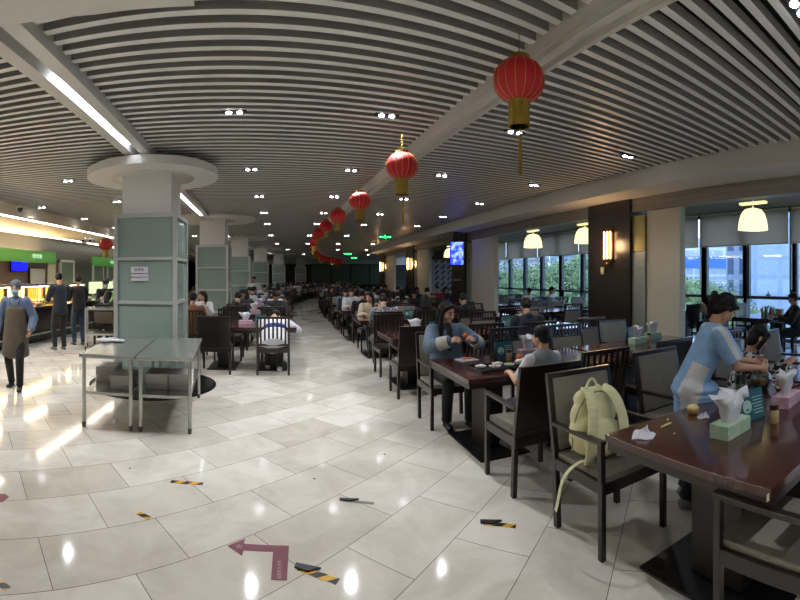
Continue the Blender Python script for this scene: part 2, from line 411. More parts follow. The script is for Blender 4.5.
# --- girl standing in pale blue school shirt ---
J = joints((0, -.06, .835), .46, 0, (-.1, .8), ((.1, .44, .93), (-.06, .46, .95)), ((.09, -.12, .08), (-.08, -.08, .08)), .92, elbow=(0, -.6, -.6), shw=.155)
gs = person('schoolgirl in a pale blue and white shirt standing bent over the nearest table', (2.59, 2.0, 0), -.95-PI/2+.35, J, SKYB, NAVY, 'pony', .0065, .9, [V((-1, 0, 0)), V((1, 0, 0))], shoe=mat('grey_trainer', '#77787a', .7, var=.2), topkw=dict(sleeve='short', collar=True, g=.022, hem=.08, hemdn=.2))
tm_ = [o for o in gs.children if o.name.startswith('top')][0].data; tm_.materials.append(WHITEC)
for pl in tm_.polygons:
    c = pl.center
    for i in (0, 1):
        a, e, tx_ = J['sh'][i], J['el'][i], J['tx']*(1 if i == 0 else -1); ax = (e-a).normalized(); nrm = ax.cross(tx_+UP*.6).normalized(); rel = c-a
        if abs(rel.dot(nrm)) < .021 and rel.dot(tx_+UP*.6) > -.03 and rel.dot(tx_) > -.11: pl.material_index = 1
    r = c-J['pel']
    if r.dot(J['sp']) < .16 and abs(r.dot(J['tx'])) > .085 and r.dot(J['fw']) < .03: pl.material_index = 1
# --- girl seated in print top ---
J = joints((0, -.05, .53), .42, 0, (-.25, .62), ((.1, .42, .84), (-.08, .44, .84)), SEATF, .92, elbow=(0, -.4, -.8))
person('girl in a black and white printed top leaning low over the nearest table', (3.3, 2.13, 0), -PI/2-.55-.35, J, PATT, BLACKC, 'bob', .0068, .7)
# --- man in black, row three right ---
J = joints((0, -.05, .53), .3, 0, (.3, .5), ((.16, .36, .8), (-.14, .38, .8)), SEATF, 1.02, shw=.185)
person('man in a navy jacket hunched at the third window-side table, back to the camera', (3.5, 5.82, 0), -.25, J, NAVY, BLACKC, 'short', .009, .7, topkw=dict(g=.03, wide=1.12, hood=True))
# --- slumped student at left row ---
J = joints((0, -.08, .53), 1.0, .05, (.2, 1.25), ((.22, .38, .8), (-.16, .4, .8)), ((.1, .1, .085), (-.1, .3, .085)), 1.0, shw=.18)
sl = person('student in a white and blue jacket slumped over the first left table', (-.16, 7.6, 0), 0, J, WHITEC, CHAR, 'short', .009, .6, shoe=SHOEW, topkw=dict(g=.055, wide=1.25, hem=.1, hood=True))
mb = MB(); R = M((J['tx'], J['fw'], J['sp'])).transposed()
mb.ell(J['chest']-J['fw']*.07-J['sp']*.06, (.215, .12, .075), R, 20, 12); mb.build('blue_band', ROYAL, sl, True)
# --- cleaner with apron, hairnet and mask ---
def maskit(t, J, c='#7fb4c4'):
    s = J['s']; mb = MB(); q = J['hc']+J['hR'] @ V((0, .058, -.052))*s
    mb.ell(q, (.058*s, .05*s, .05*s), J['hR'], 20, 12); obj('face_mask', remesh(mb, 'face_mask', .008, 1), mat('mask_'+c[1:], c, .8), t)
NET = mat('hair_net', '#5a5c62', .8, bump=.5, bscale=120)
def netit(t, J, m=NET):
    s = J['s']; mb = MB(); mb.ell(J['hc']+J['hR'] @ V((0, -.028, .045))*s, (.094*s, .104*s, .09*s), J['hR'], 24, 16); obj('hair_net', remesh(mb, 'hair_net', .008, 1), m, t)
J = joints((0, 0, .84), .03, 0, (.0, .12), ((.27, .08, .80), (-.25, .16, .86)), ((.09, -.1, .08), (-.09, .14, .08)), .93, elbow=(0, -1, 0))
p = G(16, 388)
cl = person('canteen worker in a brown apron, hairnet and blue mask walking at far left', (p.x, p.y, 0), PI+.35, J, SHIRTB, BLACKC, None, .0075, .5, [V((-1, 0, 0)), V((1, 0, 0))], topkw=dict(g=.03, hem=.1))
maskit(cl, J); netit(cl, J)
mb = MB(); R = M((J['tx'], J['fw'], J['sp'])).transposed()
mb.ell(J['chest']+J['fw']*.036-J['sp']*.03, (.115, .1, .16), R, 20, 14)
for k in range(21): mb.ell(J['chest'].lerp(J['pel']-UP*.34, k/20)+J['fw']*.022, (.15+.0028*k, .122+.0022*k, .07), R, 20, 10)
obj('apron', remesh(mb, 'apron', .01, 8), APR, cl)
mb = MB()
for q in (-1, 1): mb.tube([J['chest']+J['fw']*.11+J['tx']*q*.06+UP*.09, J['nb']+J['tx']*q*.085+J['fw']*.03+UP*.035, J['nb']+J['tx']*q*.05-J['fw']*.09], .009, 6)
mb.build('apron_strap', APR, cl, True)
# --- two customers at the counter ---
J = joints((0, 0, .92), .06, 0, (.3, .5), ((.14, .4, 1.05), (-.14, .4, 1.1)), ((.1, 0, .08), (-.1, .04, .08)), 1.0, shw=.185)
p = G(60, 350)
person('man in a navy jacket with white collar choosing food at the counter', (p.x, p.y, 0), .9, J, NAVY, BLACKC, 'short', .0095, .8, shoe=mat('grey_sole_shoe', '#66666a', .6), topkw=dict(g=.03, hem=.08, collar=True))
J = joints((0, 0, .89), .05, 0, (.5, .45), ((.12, .36, 1.05), (-.12, .38, 1.15)), ((.1, 0, .08), (-.1, .04, .08)), .97, shw=.18)
p = G(79, 345)
person('man in a black jacket and blue jeans standing at the counter', (p.x, p.y, 0), .75, J, BLACKC, JEANS, 'buzz', .0095, .8, shoe=mat('grey_shoe', '#55565a', .6), topkw=dict(g=.03, hem=.08))
# --- tray worker ---
J = joints((0, 0, .86), .3, 0, (-.3, .55), ((.16, .42, 1.0), (-.2, .4, 1.0)), ((.1, 0, .08), (-.1, .04, .08)), .95)
p = A(103, 11.4)
tw = person('canteen worker in black with blue face mask and dark cap, bending over the metal trolley', (p.x, p.y, 0), PI+.75, J, BLACKC, BLACKC, None, .0095, .8, topkw=dict(g=.02))
maskit(tw, J, '#88b8d4'); netit(tw, J, mat('dark_cap', '#2a2c30', .8))
J = joints((0, 0, .84), .25, 0, (-.2, .5), ((.16, .42, 1.0), (-.2, .4, 1.0)), ((.1, 0, .08), (-.1, .04, .08)), .93)
p = A(114, 12.3)
tw = person('canteen worker in black with a white hair cover behind the trolley', (p.x, p.y, 0), PI+.6, J, BLACKC, BLACKC, None, .0095, .8, topkw=dict(g=.02))
netit(tw, J, mat('white_hair_cover', '#b9bcc0', .8)); maskit(tw, J, '#8ab6d8')
# ---- prototypes for seated diners ----
PROT = {}
def proto(key, J, hair, topkw={}, vox=.013):
    d = dict(body=skin_mesh(J, vox, .8), hair=hair_mesh(J, hair, vox), top=top_mesh(J, vox*1.15, **topkw), trousers=legs_mesh(J, vox*1.3), shoe=[shoe_mesh(J, i, .014) for i in (0, 1)])
    for k in ('hair', 'top', 'trousers'): d[k].materials.append(HAIRM)
    for m_ in d['shoe']: m_.materials.append(SHOEB)
    PROT[key] = d
P_ = (0, -.08, .53)
proto('upright_short', joints(P_, .1, 0, (.1, .3), ((.15, .36, .8), (-.14, .3, .8)), SEATF, 1.0, shw=.18), 'short', dict(g=.028))
proto('upright_long', joints(P_, .12, 0, (-.2, .35), ((.13, .35, .8), (-.12, .36, .82)), SEATF, .95), 'longback', dict(g=.024))
proto('lean_short', joints(P_, .35, 0, (0, .7), ((.15, .4, .8), (-.12, .42, .82)), SEATF, 1.0, shw=.185), 'short', dict(g=.03, hood=True))
proto('lean_pony', joints(P_, .28, 0, (.25, .6), ((.12, .4, .8), (-.16, .3, .8)), SEATF, .95), 'pony', dict(g=.024))
proto('side_long', joints(P_, .05, .06, (.7, .15), ((.2, .3, .8), (-.1, .25, .95)), SEATF, .97), 'long', dict(g=.03, hem=.08))
def diner(key, label, loc, rz, topm, botm=BLACKC, group=None, shoe=None, parts=True):
    d = PROT[key]; t = thing('person', label, 'person', loc, rz, group)
    obj('body', d['body'], None, t)
    for k, m_ in (('hair', HAIRM), ('top', topm), ('trousers', botm)):
        o = obj(k, d[k], None, t); o.material_slots[0].link = 'OBJECT'; o.material_slots[0].material = m_
    for me in d['shoe']:
        o = obj('shoe', me, None, t); o.material_slots[0].link = 'OBJECT'; o.material_slots[0].material = shoe or SHOEB
    return t
def seat_diner(key, label, x, y, faces_us, topm, **k):
    return diner(key, label, (x, y, 0), PI if faces_us else 0, topm, **k)
# ================= BUILDING =================
def bend(y): return .008*max(0, y-18)**2
def XL(y): return -1.75-.04*min(max(y, -2)-2.6, 10.4)+bend(y)
def XB(y): return 1.95-.04*(min(max(y, -2), 14)-1.6)+bend(y)
def XR(y): return 5.1 if y < 26 else 5.1+.12*(y-26)**2*3
# floor
fm = bpy.data.materials.new('marble_tiles'); fm.use_nodes = True; nt = fm.node_tree; L = nt.links; b = nt.nodes['Principled BSDF']
tc = nt.nodes.new('ShaderNodeTexCoord'); mp = nt.nodes.new('ShaderNodeMapping'); mp.inputs['Rotation'].default_value = (0, 0, -.70); mp.inputs['Location'].default_value = (.33, .12, 0)
L.new(tc.outputs['Object'], mp.inputs[0])
br = nt.nodes.new('ShaderNodeTexBrick'); br.inputs['Scale'].default_value = 1; br.inputs['Mortar Size'].default_value = .0026; br.inputs['Mortar Smooth'].default_value = .3
br.inputs['Brick Width'].default_value = .78; br.inputs['Row Height'].default_value = .48; br.offset = .42; br.inputs['Bias'].default_value = -.1
br.inputs['Color1'].default_value = lin('#e0dbd2'); br.inputs['Color2'].default_value = lin('#c6beb2'); br.inputs['Mortar'].default_value = lin('#655f58')
L.new(mp.outputs[0], br.inputs['Vector'])
n = nt.nodes.new('ShaderNodeTexNoise'); n.inputs['Scale'].default_value = 2.2; n.inputs['Detail'].default_value = 9; n.inputs['Roughness'].default_value = .65; n.inputs['Distortion'].default_value = .6
L.new(mp.outputs[0], n.inputs['Vector'])
rp = nt.nodes.new('ShaderNodeValToRGB'); rp.color_ramp.elements[0].position = .36; rp.color_ramp.elements[0].color = (.72, .69, .65, 1); rp.color_ramp.elements[1].position = .6; rp.color_ramp.elements[1].color = (1, 1, 1, 1)
L.new(n.outputs['Fac'], rp.inputs[0])
mx = nt.nodes.new('ShaderNodeMix'); mx.data_type = 'RGBA'; mx.blend_type = 'MULTIPLY'; mx.inputs['Factor'].default_value = .65
L.new(br.outputs['Color'], mx.inputs['A']); L.new(rp.outputs[0], mx.inputs['B']); L.new(mx.outputs['Result'], b.inputs['Base Color'])
n3 = nt.nodes.new('ShaderNodeTexNoise'); n3.inputs['Scale'].default_value = 3; L.new(mp.outputs[0], n3.inputs['Vector'])
mr = nt.nodes.new('ShaderNodeMapRange'); mr.inputs['To Min'].default_value = .055; mr.inputs['To Max'].default_value = .11; L.new(n3.outputs['Fac'], mr.inputs['Value']); L.new(mr.outputs[0], b.inputs['Roughness'])
b.inputs['Specular IOR Level'].default_value = .5
struct(MB().bx(-12, 10.15, -9, 47, -.12, 0).build('floor', fm))
# ceiling slab and baffles
DARKV = mat('ceiling_void', '#17181a', .9)
ceil = struct(MB().bx(-12.2, 10.2, -9.2, 30, 3.56, 3.7).bx(-12.2, 14.2, 30, 47.2, 3.56, 3.7).build('ceiling', DARKV))
mb = MB()
def hitx(s, n, t, fX):
    u = 0
    for _ in range(8):
        p = n*s+t*u; x = fX(p.y); u += (x-p.x)/t.x
    return u
for (al, fa, fb) in ((-.165, lambda y: -5.9, lambda y: XL(y)-.17), (-.112, lambda y: XL(y)+.17, lambda y: XB(y)-.17), (-.046, XB, XR)):
    n_ = V((math.sin(al), math.cos(al), 0)); t_ = V((math.cos(al), -math.sin(al), 0))
    s = -8.4
    while s < 45.5:
        u0 = hitx(s, n_, t_, fa); u1 = hitx(s, n_, t_, fb)
        if fb is XR and s > 25: u1 = min(u1, 13.8-0)
        if abs(u1-u0) < 40 and u1 > u0:
            c = n_*s+t_*(u0+u1)/2
            mb.box((c.x, c.y, 3.335), (u1-u0, .062, .07), M.Rotation(-al, 3, 'Z'))
        s += .155
sl_ = mb.build('slats', [SLATM, mat('slat_side_shade', '#8f8d88', .5)], ceil)
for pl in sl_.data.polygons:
    if abs(pl.normal.z) < .5: pl.material_index = 1  # side faces take a darker grey that paints in their shade
# light channels and beams running down the hall
def strip(name, fX, w, z0, z1, y0, y1, m, n=24, dx=0):
    mb = MB(); ys = [y0+(y1-y0)*k/n for k in range(n+1)]
    for a, b_ in zip(ys, ys[1:]):
        xa, xb = fX(a)+dx, fX(b_)+dx; n0 = len(mb.bm.faces)
        v = [mb.bm.verts.new(p) for p in ((xa-w/2, a, z0), (xa+w/2, a, z0), (xb+w/2, b_, z0), (xb-w/2, b_, z0), (xa-w/2, a, z1), (xa+w/2, a, z1), (xb+w/2, b_, z1), (xb-w/2, b_, z1))]
        for q in ((3, 2, 1, 0), (4, 5, 6, 7), (0, 1, 5, 4), (2, 3, 7, 6), (1, 2, 6, 5), (0, 4, 7, 3)): mb.bm.faces.new([v[i] for i in q])
    bmesh.ops.remove_doubles(mb.bm, verts=mb.bm.verts[:], dist=.0001)
    return mb.build(name, m)
BEAMM = mat('beam_paint', '#c9c6be', .45)
t1 = struct(strip('trim_1', lambda y: XB(y)-.085, .17, 3.2, 3.5, -8.9, 42, BEAMM))
rail = strip('edge_rail', lambda y: XB(y)-.085, .035, 3.15, 3.2, -8.9, 42, BEAMM, dx=-.065); rail.parent = t1
rail = strip('edge_rail', lambda y: XB(y)-.085, .035, 3.15, 3.2, -8.9, 42, BEAMM, dx=.065); rail.parent = t1
CHAN = mat('channel_metal', '#d2d2ce', .3, .2)
t2 = struct(strip('trim_2', XL, .10, 3.33, 3.5, -8.9, 42, CHAN))
for q in (-1, 1):
    r = strip('edge_rail', XL, .12, 3.2, 3.42, -8.9, 42, CHAN, dx=.11*q); r.parent = t2
LEDM = emis('led_tube', '#eef2ff', 7.0)
for i, (a, b_) in enumerate(((3.4, 5.4), (7.4, 11.9), (13.9, 18.4), (20.4, 25), (27, 31.5))):
    o = strip('led_tube_light', XL, .07, 3.27, 3.31, a, b_, LEDM, 6)
    tag(o, 'white light strip recessed in the ceiling channel, %s glass-clad column' % ('in front of the nearest', 'just behind the nearest', 'behind the second', 'behind the third', 'behind the fourth')[i], 'ceiling light', 'light strips in the left ceiling channel')
# soffits and walls
SOFF = mat('soffit_paint', '#cfccc4', .55); WARMW = mat('warm_white_ceiling', '#dccfb8', .6)
mb = MB()
mb.bx(5.1, 5.75, -9, 26, 3.02, 3.56)
for k in range(12):   # the soffit swings away to the right at the end of the bay
    y0 = 26+(k*.35); x0 = 5.1+.03*k*k; mb.bx(x0, x0+1.2+.25*k, y0, y0+.35, 3.02, 3.56)
struct(mb.build('trim_3', SOFF))
METAL = mat('brushed_bronze_steel', '#8f8881', .35, .35, var=.15, vscale=3, stretch=(1, .3, 6))
struct(MB().bx(5.75, 5.95, -9, 27, 2.78, 3.02).build('trim_4', METAL))
struct(MB().bx(5.95, 10.2, -9, 30, 3.3, 3.56).build('trim_5', mat('bay_ceiling', '#8a8680', .7)))
struct(MB().bx(-11.5, -5.9, -9, 46, 3.05, 3.56).build('trim_6', WARMW))
# near white collar soffit above the photographer
p0, p1 = V((-1.57, 2.19)), V((-.48, 2.44)); d = (p1-p0).normalized()
pts = [p0-d*2.2+V((-.15, -.25)), p0-d*.9+V((-.02, -.10)), p0, p0.lerp(p1, .5)+V((-.01, .035)), p1, V((-.4, -1)), V((-4, -1))]
mb = MB(); mb.prism([(q.x, q.y) for q in pts], 3.08, 3.3); struct(mb.build('trim_7', WHITEP))
DARKW = mat('dark_wall', '#1b1d1e', .4); DG = mat('dark_green_glass', '#26302c', .12, var=.3, vscale=2)
struct(MB().bx(-12, 14, 46, 46.2, 0, 3.56).build('wall_far', DARKW))
struct(MB().bx(-12, 14, -9.2, -9, 0, 3.56).build('wall_back', mat('plain_wall', '#b9b6ae', .8)))
struct(MB().bx(-12.2, -12, -9, 46, 0, 3.56).build('wall_left', DARKW))
struct(MB().bx(10.1, 14.2, 30, 30.2, 0, 3.56).bx(14, 14.2, 30, 46, 0, 3.56).build('wall_right', DARKW))
# far glazed screen
t = thing('glass_screen', 'wide dark green glass screen closing the far end of the hall', 'screen', (5.9, 44.2, 0))
MB().bx(-3.2, 4.6, 0, .05, .9, 2.75).build('glass_panel', mat('far_green_glass', '#66766c', .4), t)
mb = MB()
for x in (-3.2, -1.2, .7, 2.6, 4.6): mb.bx(x-.05, x+.05, -.03, .08, 0, 2.8)
mb.bx(-3.25, 4.65, -.03, .08, 2.75, 2.85).bx(-3.2, 4.6, -.02, .07, 0, .9)
mb.build('frame', mat('black_frame', '#101211', .5), t)
struct(MB().bx(-2, 14, 44, 46, 2.88, 3.56).build('trim_8', SOFF))
# ---- right side pillars ----
STONE = mat('dark_brown_stone', '#231d1b', .28, var=.25, vscale=3, bump=.03); CREAM = mat('cream_plaster', '#c4c1b2', .7, var=.04, vscale=2)
MIRR = mat('brushed_mirror_steel', '#a9b0b0', .35, .7, var=.1, vscale=2); BRASSP = mat('pale_gold_steel', '#a59d6e', .3, .7)
ORD = ['nearest', 'second', 'third', 'fourth', 'fifth', 'sixth', 'seventh', 'eighth', 'ninth', 'tenth', 'eleventh', 'twelfth', 'thirteenth']
pil = [(5.97, 7.19), (13.5, 14.7), (19.4, 20.6), (25.3, 26.4)]
for i, (y0, y1) in enumerate(pil):
    t = thing('stone_pillar', '%s dark brown stone pillar on the window side%s' % (ORD[i], ', carrying a lit wall lamp' if i != 1 else ', with a video screen hung on it'), 'pillar', (5.75, (y0+y1)/2, 0), 0, 'dark stone pillars')
    h = (y1-y0)/2
    MB().bx(-.05, .25, -h, h, 0, 3.015, .006).build('shaft', STONE, t)
    MB().bx(-.06, .26, -h-.0, h, 0, .1).build('plinth', BLACKP, t)
    y = y0
    t = thing('steel_cladding', 'brushed steel panel with a pale gold top beside the %s stone pillar' % ORD[i], 'wall panel', (5.75, y-.17, 0), 0, 'steel pillar panels')
    MB().bx(0, .12, -.165, .16, 0, 2.05).build('steel_sheet', MIRR, t); MB().bx(0, .12, -.165, .16, 2.06, 2.7).build('gold_sheet', BRASSP, t)
    w = .78 if i == 0 else 1.6
    t = thing('cream_column', '%s cream plastered column on the window side' % ORD[i], 'column', (5.78, y0-.34-w/2, 0), 0, 'cream columns')
    MB().bx(0, .14, -w/2, w/2-.01, 0, 2.775, .01).build('shaft', CREAM, t); MB().bx(-.01, .15, -w/2-.005, w/2-.01, 0, .12).build('skirting', mat('grey_skirting', '#55534f', .5), t)
# ---- windows on the right (x = 10) ----
FRM = mat('grey_window_frame', '#555b62', .4, .1); GLS = glass('window_glass', '#e6eff6', .07)
mul = [2.1+1.35*k for k in range(-6, 15)]
k = 0
for a, b_ in zip(mul, mul[1:]):
    k += 1
    w = struct(thing('window_%d' % k, None, None, (10, (a+b_)/2, 0))); h = (b_-a)/2
    mb = MB(); mb.bx(-.09, .09, -h-.045, -h+.045, 0, 3.3); mb.bx(-.09, .09, h-.045, h+.045, 0, 3.3)
    mb.bx(-.05, .05, -h, h, 1.04, 1.12).bx(-.05, .05, -h, h, .0, .08).bx(-.05, .05, -h, h, 3.2, 3.3).bx(-.05, .05, -h+.04, -h+.1, 1.1, 3.2).bx(-.05, .05, h-.1, h-.04, 1.1, 3.2)
    mb.build('window_frame', FRM, w)
    MB().bx(-.008, .008, -h+.04, h-.04, .08, 3.2).build('pane', GLS, w)
    if k % 2: MB().bx(-.1, -.05, -.05, .05, 1.13, 1.17).bx(-.09, -.07, -.012, .012, 1.12, 1.24).build('handle', mat('handle_black', '#151515', .4), w)
struct(MB().bx(9.95, 10.2, -9, -6.06, 0, 3.56).bx(9.95, 10.2, 21.05, 30, 0, 3.56).build('trim_9', mat('bay_wall', '#8b8983', .7)))
BL = mat('roller_blind_cloth', '#b0a79e', .85, var=.03, vscale=50); nt = BL.node_tree; tl = nt.nodes.new('ShaderNodeBsdfTranslucent'); tl.inputs[0].default_value = lin('#b09c88'); ms_ = nt.nodes.new('ShaderNodeMixShader'); ms_.inputs[0].default_value = .45
nt.links.new(nt.nodes['Principled BSDF'].outputs[0], ms_.inputs[1]); nt.links.new(tl.outputs[0], ms_.inputs[2]); nt.links.new(ms_.outputs[0], nt.nodes['Material Output'].inputs[0]); BLR = mat('blind_rail', '#c7c9c4', .4, .5)
bpos = [('at far right', 2.12, 4.78), ('over the window beside the far-right edge', 4.86, 7.5), ('beside the nearest cream column', 7.58, 10.2), ('hidden partly by the stone pillar', 10.25, 12.85), ('with the second lampshade in front', 12.92, 15.6), ('left of the second lampshade', 15.68, 18.3), ('behind the cream column further off', 18.38, 20.95)]
for (w_, a, b_) in bpos:
    t = thing('roller_blind', 'grey roller blind half lowered, '+w_, 'blind', (9.8, (a+b_)/2, 0), 0, 'grey roller blinds'); h = (b_-a)/2
    MB().quads([(0, -h, 2.43), (0, h, 2.43), (0, h, 3.24), (0, -h, 3.24)]).build('fabric', BL, t); MB().bx(-.015, .015, -h, h, 2.40, 2.43).build('bottom_bar', BLR, t)
    MB().cone((0, -h, 3.26), .03, (0, h, 3.26), .03, 12).build('roller', BLR, t)
    MB().bx(-.02, .0, h-.02, h+.01, 1.3, 3.2).build('side_guide', BLR, t)
# ---- outside ----
struct(MB().bx(11, 400, -150, 500, -8.2, -8).build('ground', mat('outside_ground', '#56625a', .9, var=.2, vscale=.1)))
def facade(name, wall, win, sx, sz):
    m = mat(name, wall, .7); nt = m.node_tree; tc = nt.nodes.new('ShaderNodeTexCoord'); mp = nt.nodes.new('ShaderNodeMapping'); mp.inputs['Rotation'].default_value = (PI/2, 0, 0)
    b = nt.nodes['Principled BSDF']
    sep = nt.nodes.new('ShaderNodeSeparateXYZ'); nt.links.new(tc.outputs['Object'], sep.inputs[0])
    ad = nt.nodes.new('ShaderNodeMath'); ad.operation = 'ADD'; nt.links.new(sep.outputs[0], ad.inputs[0]); nt.links.new(sep.outputs[1], ad.inputs[1])
    cb = nt.nodes.new('ShaderNodeCombineXYZ'); nt.links.new(ad.outputs[0], cb.inputs[0]); nt.links.new(sep.outputs[2], cb.inputs[1])
    br = nt.nodes.new('ShaderNodeTexBrick'); br.offset = 0; br.inputs['Scale'].default_value = 1; br.inputs['Brick Width'].default_value = sx; br.inputs['Row Height'].default_value = sz
    br.inputs['Mortar Size'].default_value = .12*sz; br.inputs['Color1'].default_value = lin(win); br.inputs['Color2'].default_value = tuple(x*.85 for x in lin(win)[:3])+(1,); br.inputs['Mortar'].default_value = lin(wall)
    nt.links.new(cb.outputs[0], br.inputs['Vector']); nt.links.new(br.outputs['Color'], b.inputs['Base Color']); return m
def bld(label, px0, px1, r, top, m, depth=14, roof=None, rot=0):
    p, q = A(px0, r), A(px1, r); c = (p+q)/2; w = (q-p).length; a = math.atan2(q.y-p.y, q.x-p.x)
    t = thing('building', label, 'building', (c.x, c.y, -8), a+rot, 'buildings outside')
    MB().bx(-w/2, w/2, 0, depth, 0, top+8).build('walls', m, t)
    MB().bx(-w/2-.3, w/2+.3, -.3, depth+.3, top+8, top+9.2 if not roof else top+11).build('roof', roof or mat('parapet_grey', '#8d95a0', .8), t)
bld('tall grey-blue glass office tower outside the windows', 726, 747, 62, 26, facade('tower_glass', '#8d9bb0', '#4d5f7c', 1.6, 3.2), 6)
bld('pale tiled high-rise beside the glass tower outside', 748, 812, 58, 26, facade('tower_tile', '#8fa3c4', '#a3b6d6', 3.2, 2.4), 6)
bld('low white factory with a bright blue roof beyond the trees', 655, 733, 120, 4.0, facade('factory', '#c3cad3', '#9fb0c4', 12, 2.0), 30, mat('blue_roof', '#3f74c4', .5))
bld('long white building with a grey roof behind the blue-roofed factory', 655, 745, 170, 13, facade('white_block', '#cdd3db', '#b5c2d2', 9, 4), 30, mat('pale_roof', '#b8c2cf', .6))
bld('pale pinkish apartment block behind the trees on the left of the windows', 488, 548, 150, 7, facade('pale_flats', '#b9b4b8', '#98a4b6', 5, 3.4), 20)
bld('pale bluish apartment block behind the trees, right of the pink one', 550, 600, 135, 8, facade('blue_flats', '#aebdd0', '#8fa1ba', 5, 3.4), 20)
LEAF = mat('leaf_green', '#667c54', .8, var=.5, vscale=3); LEAF2 = mat('leaf_pale_green', '#7c8f66', .8, var=.45, vscale=3); BARK = mat('bark', '#40352a', .9)
random.seed(3)
def tree(label, px, r, top, wid, lm):
    p = A(px, r); t = thing('tree', label, 'tree', (p.x, p.y, -8), random.random()*6, 'trees outside the windows')
    MB().cone((0, 0, 0), .3, (0, 0, top+8-wid*.5), .15, 8).build('trunk', BARK, t)
    mb = MB()
    for k in range(46):
        u = V((random.gauss(0, 1), random.gauss(0, 1), random.gauss(0, 1))).normalized()*random.random()**.4
        mb.ell((u.x*wid*.5, u.y*wid*.5, top+8-wid*.5+u.z*wid*.5), wid*random.uniform(.09, .17), u=8, v=6)
    for k in range(3600):
        u = V((random.gauss(0, 1), random.gauss(0, 1), random.gauss(0, 1))).normalized()*random.uniform(.85, 1.12)
        c = V((u.x*wid*.56, u.y*wid*.56, top+8-wid*.5+u.z*wid*.55)); q = V((random.gauss(0, 1), random.gauss(0, 1), random.gauss(0, 1))).normalized()*.14; w = u.cross(q).normalized()*.1
        mb.quads([c-q, c-w, c+q, c+w])
    mb.build('crown', lm, t)
for i, (px, r, top, wid) in enumerate(((505, 46, 2.6, 8), (521, 52, 2.2, 8), (536, 44, 1.6, 8), (553, 47, 3.0, 9), (571, 42, 2.4, 8), (588, 48, 3.2, 9), (683, 46, .9, 9), (697, 52, .6, 9), (715, 48, .2, 8), (668, 50, .8, 9), (733, 40, -1.0, 7))):
    tree('%s green tree outside, %s' % (('dense', 'loose')[i % 2], ('behind the far windows, leftmost', 'behind the far windows, second from left', 'behind the far windows, third from left', 'behind the far windows, in the middle', 'behind the far windows, fifth from left', 'beside the stone pillar edge', 'just right of the nearest cream column', 'in front of the blue-roofed factory', 'left of the glass tower', 'hidden partly by the nearest cream column', 'low at the foot of the glass tower')[i]), px, r, top, wid, (LEAF, LEAF2)[i % 2])
# ---- left columns ----
FROST = mat('frosted_green_glass', '#82938b', .16, spec=.7, var=.04, vscale=1.5, coat=.4); ALU = mat('aluminium_frame', '#b9bcb8', .4, .5)
COLY = [(-1.93, 6.55), (-1.98, 13.0), (-1.84, 19.5), (-1.28, 26), (-.3, 32.5), (1.5, 39)]
def make_column(x, y, i):
    t = thing('glass_clad_column', '%s square column clad in frosted green glass, left of the aisle' % ORD[i], 'column', (x, y, 0), .04 if i == 0 else 0, 'glass-clad columns')
    MB().bx(-.36, .36, -.36, .36, 0, 3.5).build('shaft', WHITEP, t)
    fr = MB()
    for sx in (-1, 1):
        for sy in (-1, 1): fr.bx(sx*.43-.03, sx*.43+.03, sy*.43-.03, sy*.43+.03, 0, 2.49)
    for z in (.03, .62, 1.24, 1.86, 2.46):
        for sg in (-1, 1): fr.bx(-.43, .43, sg*.44-.018, sg*.44+.018, z-.022, z+.022); fr.bx(sg*.44-.018, sg*.44+.018, -.43, .43, z-.022, z+.022)
    fr.bx(-.45, .45, -.45, .45, 2.46, 2.5)
    fr.build('frame', ALU, t)
    for sx, sy, w, d in ((0, -1, .8, .008), (0, 1, .8, .008), (-1, 0, .008, .8), (1, 0, .008, .8)):
        g = MB()
        for a, b_ in ((.05, .60), (.64, 1.22), (1.26, 1.84), (1.88, 2.44)): g.box((sx*.425, sy*.425, (a+b_)/2), (w, d, b_-a))
        g.build('glass_panel', FROST, t)
    R_, z0, z1 = (.98, 3.07, 3.18) if i == 0 else (1.2, 3.22, 3.28)
    MB().lathe([(.62, z0+.04), (.62, z0), (R_, z0), (R_, z1), (.62, z1)], n=48).build('ceiling_collar', WHITEP, t, 'auto')
    MB().lathe([(.64, z0+.005), (.64, z1+.02), (.3, z1+.02)], n=48).build('collar_recess', SOFF, t, True)
    MB().lathe([(.95, 0), (.95, .012), (.93, .015), (.001, .015)], n=48).build('base_disc', mat('black_stone_disc', '#0f1011', .2), t)
    return t
for i, (x, y) in enumerate(COLY): make_column(x, y, i)
# sign on nearest column
t = thing('paper_sign', 'small white paper notice taped to the front glass of the nearest column', 'sign', (-1.93-.06, 6.55-.455, 1.655), .04)
MB().bx(-.125, .125, -.004, 0, .0, .09).bx(-.12, .13, -.004, 0, -.11, -.015).build('paper', mat('paper_white', '#c9c6d0', .8), t)
MB().bx(-.12, .05, -.0045, 0, -.013, -.003).build('red_line', mat('dull_red', '#7b2a3a', .7), t)
for s_, z, sz in (('收餐处', .045, .05), ('请将餐具放在此处', -.06, .031)):
    o = obj('lettering', text_mesh(s_, sz), mat('ink', '#141418', .7), t); o.location = (0, -.006, z); o.rotation_euler = (PI/2, 0, 0)
